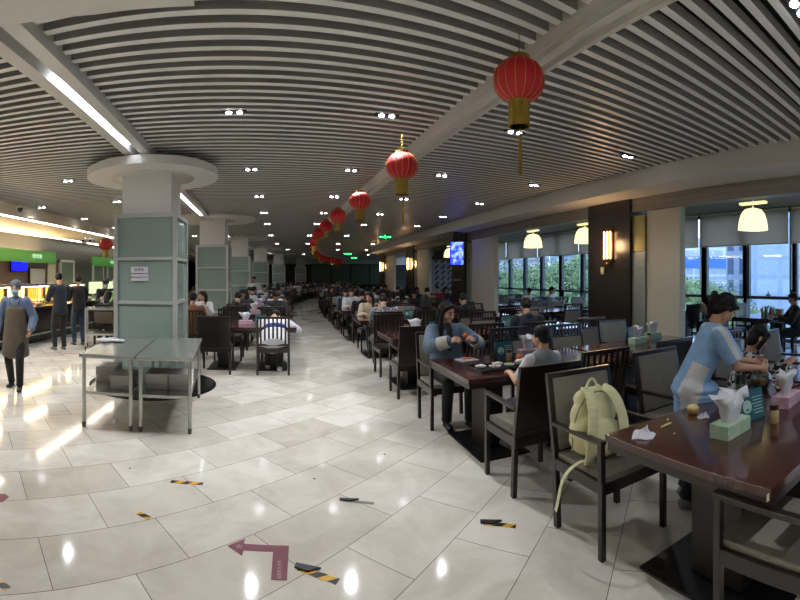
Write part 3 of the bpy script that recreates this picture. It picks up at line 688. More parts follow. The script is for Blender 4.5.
# ---- servery on the left ----
GREEN = mat('green_fascia', '#4f9a4a', .5); PAN = mat('servery_brown_wall', '#4a403e', .5, var=.1, vscale=1)
struct(MB().bx(-8.6, -8.45, -9, 46, 0, 3.06).build('wall_servery', mat('servery_back', '#2a2c2c', .45)))
def fascia(label, y0, y1, words):
    t = thing('fascia_sign', label, 'sign', (-7.95, (y0+y1)/2, 2.25), 0, 'green fascia signs'); h = (y1-y0)/2
    MB().bx(-.1, .0, -h, h, -.16, .24).build('board', GREEN, t)
    for k, w in enumerate(words):
        o = obj('lettering', text_mesh(w, .16), emis('sign_white', '#c8e6c4', .8), t); o.location = (.012, -h+(k+.5)*2*h/len(words), .04); o.rotation_euler = (PI/2, 0, PI/2)
fascia('long green fascia sign over the serving counter at far left', 6.5, 14.6, ['特色面食', '风味小吃', '营养套餐'])
fascia('short green fascia sign further along the serving counter', 18.0, 22.3, ['自选菜'])
mb = MB().bx(-8.45, -8.2, 6, 14.6, 0, 2.1); struct(mb.build('trim_10', PAN))
t = thing('menu_screen', 'bright blue lit menu screen under the green fascia', 'screen', (-8.1, 12.4, 1.98)); MB().bx(-.06, 0, -.5, .5, -.2, .2).build('case', BLACKP, t)
MB().bx(0, .008, -.46, .46, -.17, .17).build('display', emis('blue_screen', '#1418ff', 1.6), t)
t = thing('wall_panel', 'pale grey framed notice panel on the servery wall', 'notice board', (-8.15, 13.6, 1.55)); MB().bx(0, .03, -.5, .5, -.32, .34).build('board', mat('pale_panel', '#8f9794', .5), t); MB().bx(-.01, .02, -.55, .55, -.37, .39).build('frame', BLACKP, t)
t = thing('wall_panel', 'cream strip panel right of the notice board on the servery wall', 'notice board', (-8.12, 14.5, 1.5)); MB().bx(0, .05, -.28, .28, -.7, .6).build('board', mat('cream_panel', '#a8a492', .6), t)
for i, y in enumerate((16.3, 19.5, 21.2, 24.5)):
    t = struct(thing('door_%d' % (i+1), None, None, (-8.42, y, 0))); MB().bx(-.02, .05, -.55, .55, 0, 2.2).build('door_leaf', mat('grey_green_door', '#4a5550', .35), t); MB().bx(-.02, .08, -.62, -.55, 0, 2.28).bx(-.02, .08, .55, .62, 0, 2.28).bx(-.02, .08, -.62, .62, 2.2, 2.28).build('door_frame', ALU, t)
# counter
t = thing('serving_counter', 'long dark serving counter with stone front under the green fascia', 'counter', (-6.1, 10.5, 0))
MB().bx(-.7, .35, -5.5, 3.3, 0, .86).build('body', mat('counter_front', '#121314', .25), t); MB().bx(-.75, .6, -5.55, 3.35, .86, .9, .008).build('countertop', mat('black_granite', '#1d1d1f', .15, var=.3, vscale=40), t)
MB().bx(.35, .45, -5.5, 3.3, .2, .24).build('tray_rail', STEEL, t)
t = thing('serving_counter', 'second serving counter with a lit pale green top, behind the trolley workers', 'counter', (-6.1, 18.2, 0))
MB().bx(-.7, .35, -3.2, 3.2, 0, .86).build('body', mat('counter_front', '#121314', .25), t); MB().bx(-.75, .6, -3.25, 3.25, .86, .9, .008).build('countertop', STEEL, t)
MB().bx(-.72, -.6, -3.2, 3.2, 1.0, 1.42).build('lit_panel', emis('green_lit', '#b9d69a', .9), t)
FOODC = ['#d99a2b', '#c2571f', '#e3c23c', '#a63a1c', '#d8c08c', '#6f9a35']
for i, y in enumerate([5.6+k*.95 for k in range(8)]):
    t = thing('heated_food_display', '%s heated glass food display on the serving counter, counted from the left' % ORD[i], 'food display', (-6.25, y+.3, .9), 0, 'heated glass displays')
    mb = MB()
    for sx in (-1, 1):
        for sy in (-1, 1): mb.bx(sx*.2-.012, sx*.2+.012, sy*.4-.012, sy*.4+.012, 0, .48)
    mb.bx(-.24, .24, -.43, .43, .46, .52).bx(-.22, .22, -.42, .42, 0, .012).build('frame', STEEL, t)
    MB().bx(-.18, .18, -.38, .38, .445, .459).build('heat_lamp', emis('warm_heat', '#ffcf8a', 14), t)
    MB().bx(.205, .213, -.39, .39, .12, .45).build('glass_guard', glass('guard_glass', '#e8efe8', .1), t)
    for j in range(2):
        f = MB().bx(-.17, .17, -.36+j*.38, -.02+j*.38, .0, .05).build('food_tray', STEEL, t)
        mb = MB(); random.seed(i*7+j)
        for k in range(16): mb.ell((random.uniform(-.13, .13), random.uniform(-.33, -.05)+j*.38, .06+random.random()*.03), (.045, .045, .03), u=8, v=6)
        mb.build('food', mat('food_%d' % ((i*2+j) % 6), FOODC[(i*2+j) % 6], .5), f)
    mb = MB().bx(-.23, -.21, -.38, .38, .06, .44).build('lit_back_panel', emis('warm_back_%d' % (i % 3), ('#ffb347', '#ffe9b8', '#ff7a2a')[i % 3], 3), t)
for i, (y, c) in enumerate(((6.6, '#b8b8b4'), (8.9, '#3a3a3a'), (9.6, '#a9a9a2'), (10.6, '#c2bda8'), (11.6, '#2c2c2e'), (12.6, '#b4b4ae'))):
    t = thing('food_bowl', '%s bowl standing on the front edge of the serving counter, counted from the left' % ORD[i], 'bowl', (-5.72, y, .9), 0, 'bowls on the counter')
    MB().lathe([(.05, 0), (.09, .03), (.11, .07), (.1, .07), (.07, .03), (.001, .02)], n=16).build('bowl', mat('bowl_'+c[1:], c, .4), t, True)
# servery ceiling strips
for (nm, X, z, a, b_, lab) in (('led_strip_light', -6.0, 3.02, 1, 22, 'long white light strip over the serving counter, nearer the aisle'), ('led_strip_light', -7.9, 3.02, 3, 24, 'long white light strip over the serving counter, nearer the wall')):
    t = thing(nm, lab, 'ceiling light', (X, (a+b_)/2, z)); h = (b_-a)/2
    MB().bx(-.06, .06, -h, h, 0, .04).build('housing', ALU, t); MB().bx(-.035, .035, -h, h, -.012, 0).build('tube', emis('servery_led', '#fff2dc', 14), t)
t = thing('added_glow_strip', 'added warm glow strip lying on top of the long green fascia', 'ceiling light', (-8.18, 10.5, 2.42)); MB().bx(-.06, .06, -4, 4, 0, .05).build('housing', ALU, t); MB().bx(-.04, .04, -3.9, 3.9, .05, .06).build('tube', emis('added_warm_glow', '#ffd9a0', 60), t)  # glow strip added to warm the ceiling over the counter
# security cameras
for i, (px, r, lab) in enumerate(((20, 9.5, 'black dome camera under the ceiling at far left'), (85, 13, 'left one of the pair of white security cameras beyond the men'), (92, 13, 'right one of the pair of white security cameras beyond the men'))):
    p = A(px, r); t = thing('security_camera', lab, 'camera', (p.x, p.y, 3.05 if i == 0 else 2.62))
    if i == 0: MB().lathe([(.001, -.1), (.05, -.08), (.07, -.03), (.075, 0)], n=20).build('dome', BLACKP, t, True); MB().cone((0, 0, -.01), .09, (0, 0, .0), .09, 20).build('mount', WHITEP, t)
    else: MB().cap((0, -.08, 0), .07, (0, .08, .02), .07, 14).build('camera_body', WHITEP, t, True); MB().cone((0, .0, .05), .015, (0, 0, .43), .015, 8).build('bracket', ALU, t); MB().cone((0, -.16, 0), .04, (0, -.1, 0), .05, 12).build('lens', BLACKP, t)
# trolley behind column
p = G(101, 350); t = thing('metal_trolley', 'grey metal tray trolley behind the steel tables, beside the workers', 'trolley', (p.x, p.y+.2, 0), .35)
for sx in (-1, 1):
    for sy in (-1, 1): MB().bx(sx*.4-.018, sx*.4+.018, sy*.28-.018, sy*.28+.018, .05, .92).build('leg', STEEL, t)
for z in (.35, .9): MB().bx(-.42, .42, -.3, .3, z-.02, z+.02).build('shelf', STEEL, t)
for sx in (-1, 1):
    for sy in (-1, 1): MB().cone((sx*.4-.012, sy*.28, .05), .05, (sx*.4+.012, sy*.28, .05), .05, 14).build('wheel', BLACKP, t)
pp = A(113, 10.9); t = thing('food_tray', 'tilted metal tray of vegetables held over the trolley by the masked worker', 'tray', (pp.x, pp.y, 1.12), .5); t.rotation_euler = (.5, -.45, .5)
MB().bx(-.28, .28, -.2, .2, 0, .03, .008).build('tray', STEEL, t); mb = MB()
for k in range(60): mb.ell((random.uniform(-.1, .24), random.uniform(-.16, .16), .045), (.045, .04, .02), u=8, v=6)
mb.build('vegetables', mat('veg_green', '#7aa04a', .6, var=.4, vscale=20), t)
# ================= CEILING FIXTURES =================
LAMPM = emis('downlight_lamp', '#eef2ff', 22); DKT = mat('downlight_trim', '#1c1c1e', .4)
dl = thing('twin_downlight', '', 'ceiling light', (0, 0, 0), 0, 'twin recessed downlights')
MB().bx(-.13, .13, -.045, .045, 3.292, 3.33, .006).build('trim_ring', DKT, dl)
for q in (-1, 1): MB().lathe([(.001, 3.283), (.026, 3.283), (.03, 3.29), (.03, 3.292)], c=(q*.055, 0, 0), n=16).build('lamp', LAMPM, dl, True)
index_kids(dl)
def lamp(kind, name, loc, power, col_=(1, 1, 1), size=.1, spot=None, blend=.6, rot=(0, 0, 0), sy=None):
    l = bpy.data.lights.new(name, kind); l.energy = power; l.color = col_
    o = bpy.data.objects.new(name, l); COL.objects.link(o); o.location = loc; o.rotation_euler = rot
    if kind == 'SPOT': l.spot_size = spot or 2.2; l.spot_blend = blend; l.shadow_soft_size = size
    elif kind == 'AREA':
        l.size = size
        if sy: l.shape = 'RECTANGLE'; l.size_y = sy
    else: l.shadow_soft_size = size
    return o
ys = [-7.5, -5.2, -3, -.9, 1.22, 4.65, 7.15, 9.55, 12, 14.5, 18.5, 23, 28, 34]  # farther rows behind the camera are added lamps that brighten the near ceiling
xs = [(-5.6, 'far left'), (-3.65, 'left'), (-.5, 'aisle left'), (1.08, 'aisle right'), (2.6, 'right of the lantern beam'), (4.4, 'beside the window soffit')]
first = True; random.seed(5)
for j, y in enumerate(ys):
    for i, (x, w) in enumerate(xs):
        if y == 1.22 and x not in (2.6, -.5): continue
        if y < 0 and x < -4: continue
        X = x+bend(y); lab = 'twin recessed downlight in row %d from the front, the %s line' % (j-3, w)
        if first: dl.location = (X, y, 0); dl['label'] = lab; first = False
        elif y > 0 and not (y == 1.22 and x == -.5): dup(dl, (X, y, 0), 0, lab)
        pw = 80 if y < 0 else 60 if y < 2 else (90 if y < 5 else (75 if y < 8 else (48 if y < 11 else (32 if y < 16 else 24))))
        if x == 4.4: pw *= .25
        if x == 2.6: pw *= .28
        lamp('SPOT', 'downlight_beam', (X, y, 3.27), pw, (.95, .98, 1), .03, 2.25, .8)
# warm lamps over servery
for y in (7, 10, 13, 17, 21): lamp('SPOT', 'servery_beam', (-6.4, y, 3.0), 45, (1, .85, .66), .06, 2.4, .8)
# bay pendants
SH = mat('woven_lamp_shade', '#e6dc9c', .7, emit='#f0e8a4', es=.95, bump=.3, bscale=60); CAN = mat('lamp_canopy', '#d8d0a0', .6, emit='#e8dfa0', es=.6)
for i, (px, X, lab) in enumerate(((753, 7.8, 'nearest domed woven lampshade hanging in front of the right windows'), (585, 7.8, 'domed woven lampshade cut off by the dark stone pillar'), (533, 7.6, 'domed woven lampshade hanging before the far windows'), (450, 7.8, 'domed woven lampshade beside the video screen'))):
    y = X/math.tan((px-HX)/F); t = thing('pendant_lamp', lab, 'lamp', (X, y, 0), 0, 'domed pendant lamps')
    MB().lathe([(.30, 2.54), (.298, 2.57), (.28, 2.72), (.24, 2.85), (.17, 2.94), (.06, 2.97), (.05, 2.965), (.16, 2.93), (.23, 2.84), (.27, 2.72), (.288, 2.57), (.29, 2.54), (.30, 2.54)], n=32).build('lamp_shade', SH, t, True)
    MB().cone((0, 0, 2.96), .012, (0, 0, 3.3), .012, 8).build('cord', WHITEP, t); MB().bx(-.06, .06, -.3, .3, 3.05, 3.1, .01).build('canopy', CAN, t)
    MB().ell((0, 0, 2.74), .06).build('bulb', emis('pendant_bulb', '#fff2c4', 12), t)
# sconces
for i, (yy, z0) in enumerate(((6.52, 2.2), (20.0, 2.2), (25.9, 2.2))):
    t = thing('wall_lamp', ('tall glowing glass wall lamp on the nearest dark stone pillar', 'glowing wall lamp on the third stone pillar', 'glowing wall lamp on the farthest stone pillar')[i], 'lamp', (5.70, yy, z0), 0, 'glowing wall lamps')
    MB().bx(-.03, 0, -.1, .1, -.33, .33, .004).build('back_plate', mat('lamp_brass', '#8a5a30', .3, .9), t)
    for q in (-1, 0, 1): MB().cap((-.07, q*.085, -.25), .014, (-.07, q*.085, .25), .014, 12).build('glass_tube', emis('sconce_glow', '#ffc47a', 7), t, True)
    for z in (-.27, .27): MB().bx(-.1, 0, -.1, .1, z-.012, z+.012).build('end_cap', mat('lamp_brass', '#8a5a30', .3, .9), t)
    MB().ell((-.07, 0, -.36), .04).build('finial', mat('lamp_brass', '#8a5a30', .3, .9), t)
    lamp('POINT', 'wall_lamp_glow', (5.45, yy, z0), 9, (1, .62, .32), .12)
t = thing('switch_plate', 'small pale switch plate below the lamp on the nearest stone pillar', 'switch', (5.69, 6.72, 1.72)); MB().bx(-.012, 0, -.05, .05, -.07, .07, .003).build('plate', mat('switch_plastic', '#a8a48c', .5), t); MB().bx(-.016, -.01, -.02, .02, -.03, .03).build('rocker', WHITEP, t)
# video screen on second pillar (facing the camera)
p = A(456.5, 14.6); t = thing('video_screen', 'upright video screen showing a blue picture, hung on the second stone pillar', 'screen', (5.9, 13.3, 2.36), -.42)
t.location = (A(457, 14.35).x, A(457, 14.35).y, 2.34); MB().bx(-.23, .23, -.03, .05, -.4, .4, .006).build('case', BLACKP, t)
sm_ = emis('screen_blue', '#3a4cff', 1.7); nt = sm_.node_tree; tcn = nt.nodes.new('ShaderNodeTexCoord'); nn = nt.nodes.new('ShaderNodeTexNoise'); nn.inputs['Scale'].default_value = 7
nt.links.new(tcn.outputs['Object'], nn.inputs['Vector']); rr = nt.nodes.new('ShaderNodeValToRGB'); rr.color_ramp.elements[0].color = lin('#2030e8'); rr.color_ramp.elements[0].position = .42; rr.color_ramp.elements[1].color = lin('#6f86e8'); rr.color_ramp.elements[1].position = .62
nt.links.new(nn.outputs['Fac'], rr.inputs[0]); nt.links.new(rr.outputs[0], [x for x in nt.nodes if x.type == 'EMISSION'][0].inputs[0])
MB().bx(-.2, .2, -.036, -.03, -.35, .36).build('display', sm_, t); MB().bx(-.12, .12, -.02, .05, .4, .95).build('bracket', BLACKP, t)
MB().bx(-.14, .14, -.034, -.03, -.86, -.8).build('caption_plate', mat('caption_plate', '#8a8c8c', .5), t)
# lattice screen behind
t = thing('lattice_screen', 'black and white diamond lattice divider beyond the video screen', 'screen', (7.2, 17.6, 0))
mb = MB().bx(-1.2, 1.2, 0, .05, .9, 2.3); lt = mat('lattice_pale', '#9aa0a8', .6); mb.build('panel', lt, t); mb = MB()
for i in range(9):
    for j in range(6):
        x, z = -1.1+i*.27, 1.0+j*.235; mb.bar((x, -.02, z), (x+.16, -.02, z+.17), .09, .02, up=V((0, 1, 0)))
mb.build('diamonds', BLACKP, t)
# exit signs
for i, (px, py, r) in enumerate(((385, 237, 13.3), (348, 254, 22.5), (354, 258, 27))):
    z = CAMH+(HY-py)*r/F; p = A(px, r); t = thing('exit_sign', ('nearest green lit exit sign hanging from the ceiling', 'middle green lit exit sign further down the hall', 'farthest small green lit exit sign')[i], 'sign', (p.x, p.y, z), 0, 'green exit signs')
    MB().bx(-.2, .2, -.02, .02, -.09, .09).build('box', mat('exit_dark_green', '#04301a', .4, emit='#00502a', es=.35), t)
    g = emis('exit_green', '#4dff8a', 2.6); mb = MB()
    mb.ell((0, -.023, .045), (.014, .003, .014), u=10, v=6).bar((0, -.023, .03), (-.012, -.023, -.01), .016, .004).bar((-.012, -.023, -.01), (-.035, -.023, -.05), .01, .004).bar((-.01, -.023, -.01), (.03, -.023, -.03), .01, .004).bar((.03, -.023, -.03), (.03, -.023, -.06), .01, .004).bar((-.03, -.023, .01), (.035, -.023, .02), .01, .004)
    for q in (-1, 1): mb.bar((q*.07, -.023, 0), (q*.13, -.023, 0), .004, .022, up=V((0, 0, 1))); n0 = mb.prism([], 0, 0) if False else None; mb.bx(q*.05-.0, q*.15, -.025, -.021, -.012, .012); mb.box((q*.15, -.023, 0), (.04, .004, .04), M.Rotation(PI/4, 3, 'Y'))
    mb.build('symbol', g, t)
    top = 3.3-z
    for q in (-1, 1): MB().cone((q*.15, 0, .09), .005, (q*.15, 0, top), .005, 6).build('hanger_rod', ALU, t)
# ---- lanterns ----
RED = mat('lantern_red', '#a3141b', .6, var=.12, vscale=20, emit='#c01a18', es=.03); GOLD = mat('lantern_gold', '#8d7419', .55, var=.25, vscale=40, stretch=(1, 1, .3)); GOLDL = mat('gold_rib', '#c08a4a', .4, .4)
def lantern(label, x, y, z, sc_=1.0, tassel=True, drop=True, fine=True, group='red lanterns along the ceiling beam'):
    t = thing('red_lantern', label, 'lantern', (x, y, z), random.random()*.2, group); t.scale = (sc_,)*3
    n = 32 if fine else 16; prof = []
    for k in range(13):
        a = -PI/2+PI*k/12; prof.append((max(.2*math.cos(a)**.8 if abs(math.cos(a)) > .01 else 0, .07), .165*math.sin(a)))
    MB().lathe(prof, n=n, wob=(lambda k, z_: 1+.018*(k % 4 == 2)-.018*(k % 4 == 0))).build('lantern_globe', RED, t, True)
    if fine:
        mb = MB()
        for k in range(0, 16):
            a = 2*PI*k/16; pts = [V((r*1.012*math.cos(a), r*1.012*math.sin(a), zz)) for r, zz in prof]
            for p_, q_ in zip(pts, pts[1:]): mb.cone(p_, .0032, q_, .0032, 5, False)
        mb.build('ribs', GOLDL, t)
    MB().lathe([(.075, .155), (.085, .16), (.085, .19), (.07, .195)], n=20).build('top_collar', GOLD, t); MB().lathe([(.085, -.185), (.09, -.165), (.075, -.155)], n=20).build('bottom_collar', GOLD, t)
    if tassel: MB().lathe([(.082, -.36), (.08, -.18), (.07, -.18), (.07, -.36)], n=24, wob=lambda k, z_: 1+.05*(k % 2)).build('fringe', GOLD, t)
    MB().cone((0, 0, .19), .004, (0, 0, .40), .004, 6).build('hanging_cord', GOLD, t)
    if drop: MB().cone((.012, 0, -.36), .002, (.012, 0, -.42), .002, 6).cap((.012, 0, -.42), .012, (.012, 0, -.72), .014, 8).build('tassel', GOLD, t)
H_ = 1.45
for i, (px, py, d_) in enumerate(((519, 81, 51), (402, 166, 32), (360, 201, 21.5), (338, 216, 17), (326, 226, 13.5), (318.5, 234, 11.5), (314, 242, 10))):
    r = F*.34/d_; p = A(px, r); z = CAMH+(HY-py)*r/F
    lantern('%s red ribbed lantern with gold fringe in the row along the ceiling beam' % ORD[i], p.x, p.y, min(z, 2.95), .85, True, i < 3, i < 4)
far = [(313, 247), (314, 250.5), (316, 253.5), (319, 256), (322, 257.5), (325.5, 258.6), (329, 259.6), (332.5, 260.3), (336, 261), (339.5, 261.6)]
for i, (px, py) in enumerate(far):
    r = F*1.27/(HY-py); p = A(px, r)
    lantern('small distant red lantern where the row curls to the right, number %s from its bend' % ('one two three four five six seven eight nine ten'.split()[i]), p.x, p.y, 2.87, .8+.045*i, True, False, False, 'distant red lanterns in the curling row')
r = F*.4/14.5; p = A(106, r); lantern('single red lantern hanging by the serving counter, left of the nearest column', p.x, p.y, CAMH+(HY-244.5)*r/F, 1, True, False, True, 'red lanterns at the servery')
r = F*.4/6; p = A(115.5, r); lantern('tiny distant red lantern beside the nearest column edge', p.x, p.y, CAMH+(HY-260)*r/F, 1, False, False, False, 'red lanterns at the servery')
# ================= FURNITURE =================
def make_armchair(slat=False, arms=True, panel=True, back=None):
    """front faces +y"""
    t = thing('armchair' if not slat else 'slatted_chair', '', 'chair', (0, 0, 0))
    for sx in (-1, 1):
        x = sx*.255
        MB().bar((x, .23, 0), (x, .23, .43), .034, .038, .004).build('leg', WOOD, t)
        MB().bar((x, -.21, 0), (x, -.235, .44), .036, .042, .004, up=V((0, 1, 0))).build('leg', WOOD, t)
    MB().bx(-.27, .27, .21, .25, .37, .44, .004).bx(-.27, .27, -.26, -.22, .37, .44, .004).bx(-.27, -.235, -.22, .22, .37, .44, .004).bx(.235, .27, -.22, .22, .37, .44, .004).build('seat_frame', WOOD, t)
    MB().bx(-.245, .245, -.23, .25, .43, .475, .014).build('seat_cushion', FAB if not slat else LEA, t, 'auto')
    if arms:
        for sx in (-1, 1):
            x = sx*.258; MB().bar((x, .23, .43), (x, .225, .655), .034, .036, .004).bar((x, .25, .665), (x, -.262, .655), .042, .026, .006).build('armrest', WOOD, t)
    yb = lambda z: -.235-(z-.44)*.17
    fr = MB()
    for sx in (-1, 1): fr.bar((sx*.252, yb(.44), .44), (sx*.252, yb(.95), .95), .036, .034, .004)
    fr.bar((-.27, yb(.945), .945), (.27, yb(.945), .945), .036, .036, .004); fr.bar((-.25, yb(.5), .50), (.25, yb(.5), .50), .03, .03)
    fr.build('backrest_frame', WOOD, t)
    if slat == 'full':
        mb = MB()
        for k in range(7): x = -.2+k*.4/6; mb.bar((x, yb(.5), .5), (x, yb(.94), .94), .028, .016)
        mb.build('backrest_slats', WOOD, t)
    elif slat:
        mb = MB()
        for k in range(9): x = -.215+k*.43/8; mb.bar((x, yb(.8), .8), (x, yb(.94), .94), .022, .014)
        mb.bar((-.25, yb(.8), .8), (.25, yb(.8), .8), .025, .025)
        mb.build('backrest_slats', WOOD, t)
        mb = MB(); mb.bar((0, yb(.52), .52), (0, yb(.79), .79), .47, .03, .006, up=V((0, 1, 0))); mb.build('backrest_panel', FAB, t)
    else:
        mb = MB(); mb.bar((0, yb(.48)+.012, .48), (0, yb(.93)+.012, .93), .47, .028, .01, up=V((0, 1, 0))); mb.build('backrest_panel', FAB, t, 'auto')
        mb = MB(); mb.bar((0, yb(.40)-.012, .42), (0, yb(.93)-.012, .93), .475, .012, .002, up=V((0, 1, 0))); mb.build('back_board', WOOD, t)
    index_kids(t); return t
def flat(root, name):
    """the same shape as one mesh, for chairs far off"""
    bm = bmesh.new(); ms = []
    for o in root.children_recursive:
        n0 = len(bm.faces); bm.from_mesh(o.data); m = o.data.materials[0]
        if m not in ms: ms.append(m)
        bm.faces.ensure_lookup_table()
        for i in range(n0, len(bm.faces)): bm.faces[i].material_index = ms.index(m)
    me = bpy.data.meshes.new(name); bm.to_mesh(me); bm.free()
    for m in ms: me.materials.append(m)
    return me
CH = {'arm': make_armchair(), 'full': make_armchair('full', False), 'band': make_armchair('band', True)}
CHF = {k: flat(v, v.name.split('.')[0]) for k, v in CH.items()}
CHN = {'arm': 'armchair', 'full': 'slatted_chair', 'band': 'slatted_chair'}
USED = set()
def chair(kind, x, y, rz, label, group, fine=True):
    if fine:
        if kind not in USED:
            USED.add(kind); o = CH[kind]; o.location = (x, y, 0); o.rotation_euler = (0, 0, rz); o['label'] = label; o['group'] = group; return o
        return dup(CH[kind], (x, y, 0), rz, label, group)
    o = bpy.data.objects.new(CHN[kind], CHF[kind]); COL.objects.link(o); o.location = (x, y, 0); o.rotation_euler = (0, 0, rz)
    return tag(o, label, 'chair', group)
def make_table(L=1.7, W=1.0):
    t = thing('dining_table', '', 'table', (0, 0, 0))
    MB().bx(-L/2, L/2, -W/2, W/2, .71, .75, .003).build('tabletop', TOPM, t); MB().bx(-L/2+.01, L/2-.01, -W/2+.01, W/2-.01, .665, .71).build('apron', WOOD, t)
    for sx in (-1, 1):
        MB().bx(sx*L*.26-.09, sx*L*.26+.09, -.16, .16, .02, .67, .004).build('pedestal', mat('black_brown_pedestal', '#110b0a', .4), t)
        MB().bx(sx*L*.26-.25, sx*L*.26+.25, -.4, .4, 0, .014, .003).build('base_plate', BLACKP, t)
    index_kids(t); return t
TB = make_table(); TBF = flat(TB, 'dining_table'); tb_used = []
def table(x, y, label, group, fine=True, rz=0):
    if fine:
        if not tb_used: tb_used.append(1); TB.location = (x, y, 0); TB['label'] = label; TB['group'] = group; return TB
        return dup(TB, (x, y, 0), rz, label, group)
    o = bpy.data.objects.new('dining_table', TBF); COL.objects.link(o); o.location = (x, y, 0); return tag(o, label, 'table', group)
# table items
BOXG = camo('tissue_box_green_print', '#b4c4ae', '#9fbfa0', 18); BOXP = camo('tissue_box_pink_print', '#c4a9b4', '#bc96a8', 16); TISS = mat('tissue_paper', '#d2d4dc', .9)
CARD = mat('card_teal', '#24606a', .3); CARDL = mat('card_pale', '#bcd8d4', .5); JARG = mat('jar_glass', '#a8916a', .15, spec=.6); LIDM = mat('dark_red_lid', '#3c1512', .35)
def tissue_mesh(seed):
    random.seed(seed); mb = MB(); n = 14; rings = []
    for k in range(6):
        t_ = k/5; rw = .045+.055*t_; rings.append([mb.bm.verts.new(((rw*math.cos(2*PI*j/n)*(1+.35*random.uniform(-1, 1)*t_)+.012*t_*random.uniform(-1, 1)), .5*rw*math.sin(2*PI*j/n)*(1+.5*random.uniform(-1, 1)*t_), .14*t_*(1+.2*random.uniform(-1, 1)))) for j in range(n)])
    for a, b_ in zip(rings, rings[1:]):
        for j in range(n): mb.bm.faces.new((a[j], a[(j+1) % n], b_[(j+1) % n], b_[j]))
    c = mb.bm.verts.new((.01, 0, .10))
    for j in range(n): mb.bm.faces.new((rings[-1][j], rings[-1][(j+1) % n], c))
    return mb.mesh('tissue', True)
TSM = [tissue_mesh(s) for s in (1, 2, 3)]
BXM = {}
def tissue_box(x, y, rz, pink, label, s=1.0, seed=0, group='tissue boxes'):
    t = thing('tissue_box', label, 'tissue box', (x, y, .75), rz, group)
    if pink not in BXM: BXM[pink] = MB().bx(-.12, .12, -.058, .058, 0, .075, .003).mesh('carton'); BXM[pink].materials.append(BOXP if pink else BOXG)
    bpy_o = obj('carton', BXM[pink], None, t)
    o = bpy.data.objects.new('tissue', TSM[seed % 3]); COL.objects.link(o); o.parent = t; o.location = (0, 0, .072)
    if not TSM[seed % 3].materials: TSM[seed % 3].materials.append(TISS)
    return t
cm = MB().bar((0, -.035, 0), (0, 0, .17), .2, .003, up=V((0, 1, 0))).bar((0, .035, 0), (0, 0, .17), .2, .003, up=V((0, 1, 0))).mesh('card_stock'); cm.materials.append(CARD)
cd_ = MB()
for dz in range(6): cd_.box((.045, -.0305+dz*.0033, .045+dz*.016), (.09 if dz % 2 else .075, .0015, .004))
cd_.lathe([(.028, 0), (.028, .002), (.001, .002)], n=16); 
cmark = MB()
for k in range(6): z = .035+k*.018; cmark.box((.04, -.035+z*.206-.0035, z), (.09 if k % 2 else .07, .0015, .005))
for k in range(18):
    a = 2*PI*k/18; z = .08+.03*math.sin(a); cmark.box((-.05+.03*math.cos(a), -.035+z*.206-.0035, z), (.014, .0015, .014))
cmark.box((-.05, -.035+.08*.206-.0035, .08), (.04, .0015, .04)); cmk = cmark.mesh('print'); cmk.materials.append(CARDL)
cd_.bm.free()
def card(x, y, rz, label, group='teal table cards'):
    t = thing('menu_card', label, 'card', (x, y, .75), rz, group); obj('card_stock', cm, None, t); obj('print', cmk, None, t); return t
jm = MB().lathe([(.026, 0), (.028, .004), (.028, .07), (.022, .078), (.001, .078)], n=20).mesh('jar_body', 'auto'); jm.materials.append(JARG)
lm_ = MB().lathe([(.026, .076), (.0275, .08), (.0275, .102), (.024, .105), (.001, .105)], n=20).mesh('lid', 'auto'); lm_.materials.append(LIDM)
def jar(x, y, label, group='condiment jars'):
    t = thing('condiment_jar', label, 'jar', (x, y, .75), 0, group); obj('jar_body', jm, None, t); obj('lid', lm_, None, t); return t

# ---- near table set, right of the aisle ----
ROW = [1.37, 3.95, 6.6, 9.2, 11.8, 14.4, 17.0, 19.6, 22.2, 24.8, 27.4, 30.0, 32.6, 35.2]
def side(s): return s
seat_taken = set()
NR = 'chairs in the dining rows right of the aisle'
T = 'tables in the dining rows right of the aisle'
for j, y in enumerate(ROW):
    fine = j < 5; b0 = bend(y)
    for c, (x, w) in enumerate(((2.34, 'aisle column'), (4.1, 'window-side column'))):
        if c == 1 and j > 10: continue
        table(x+b0+(.11 if j == 0 else 0), y, 'dark mahogany dining table, %s from the front right of the aisle, %s' % (ORD[j] if j < 13 else 'last', w), T, fine)
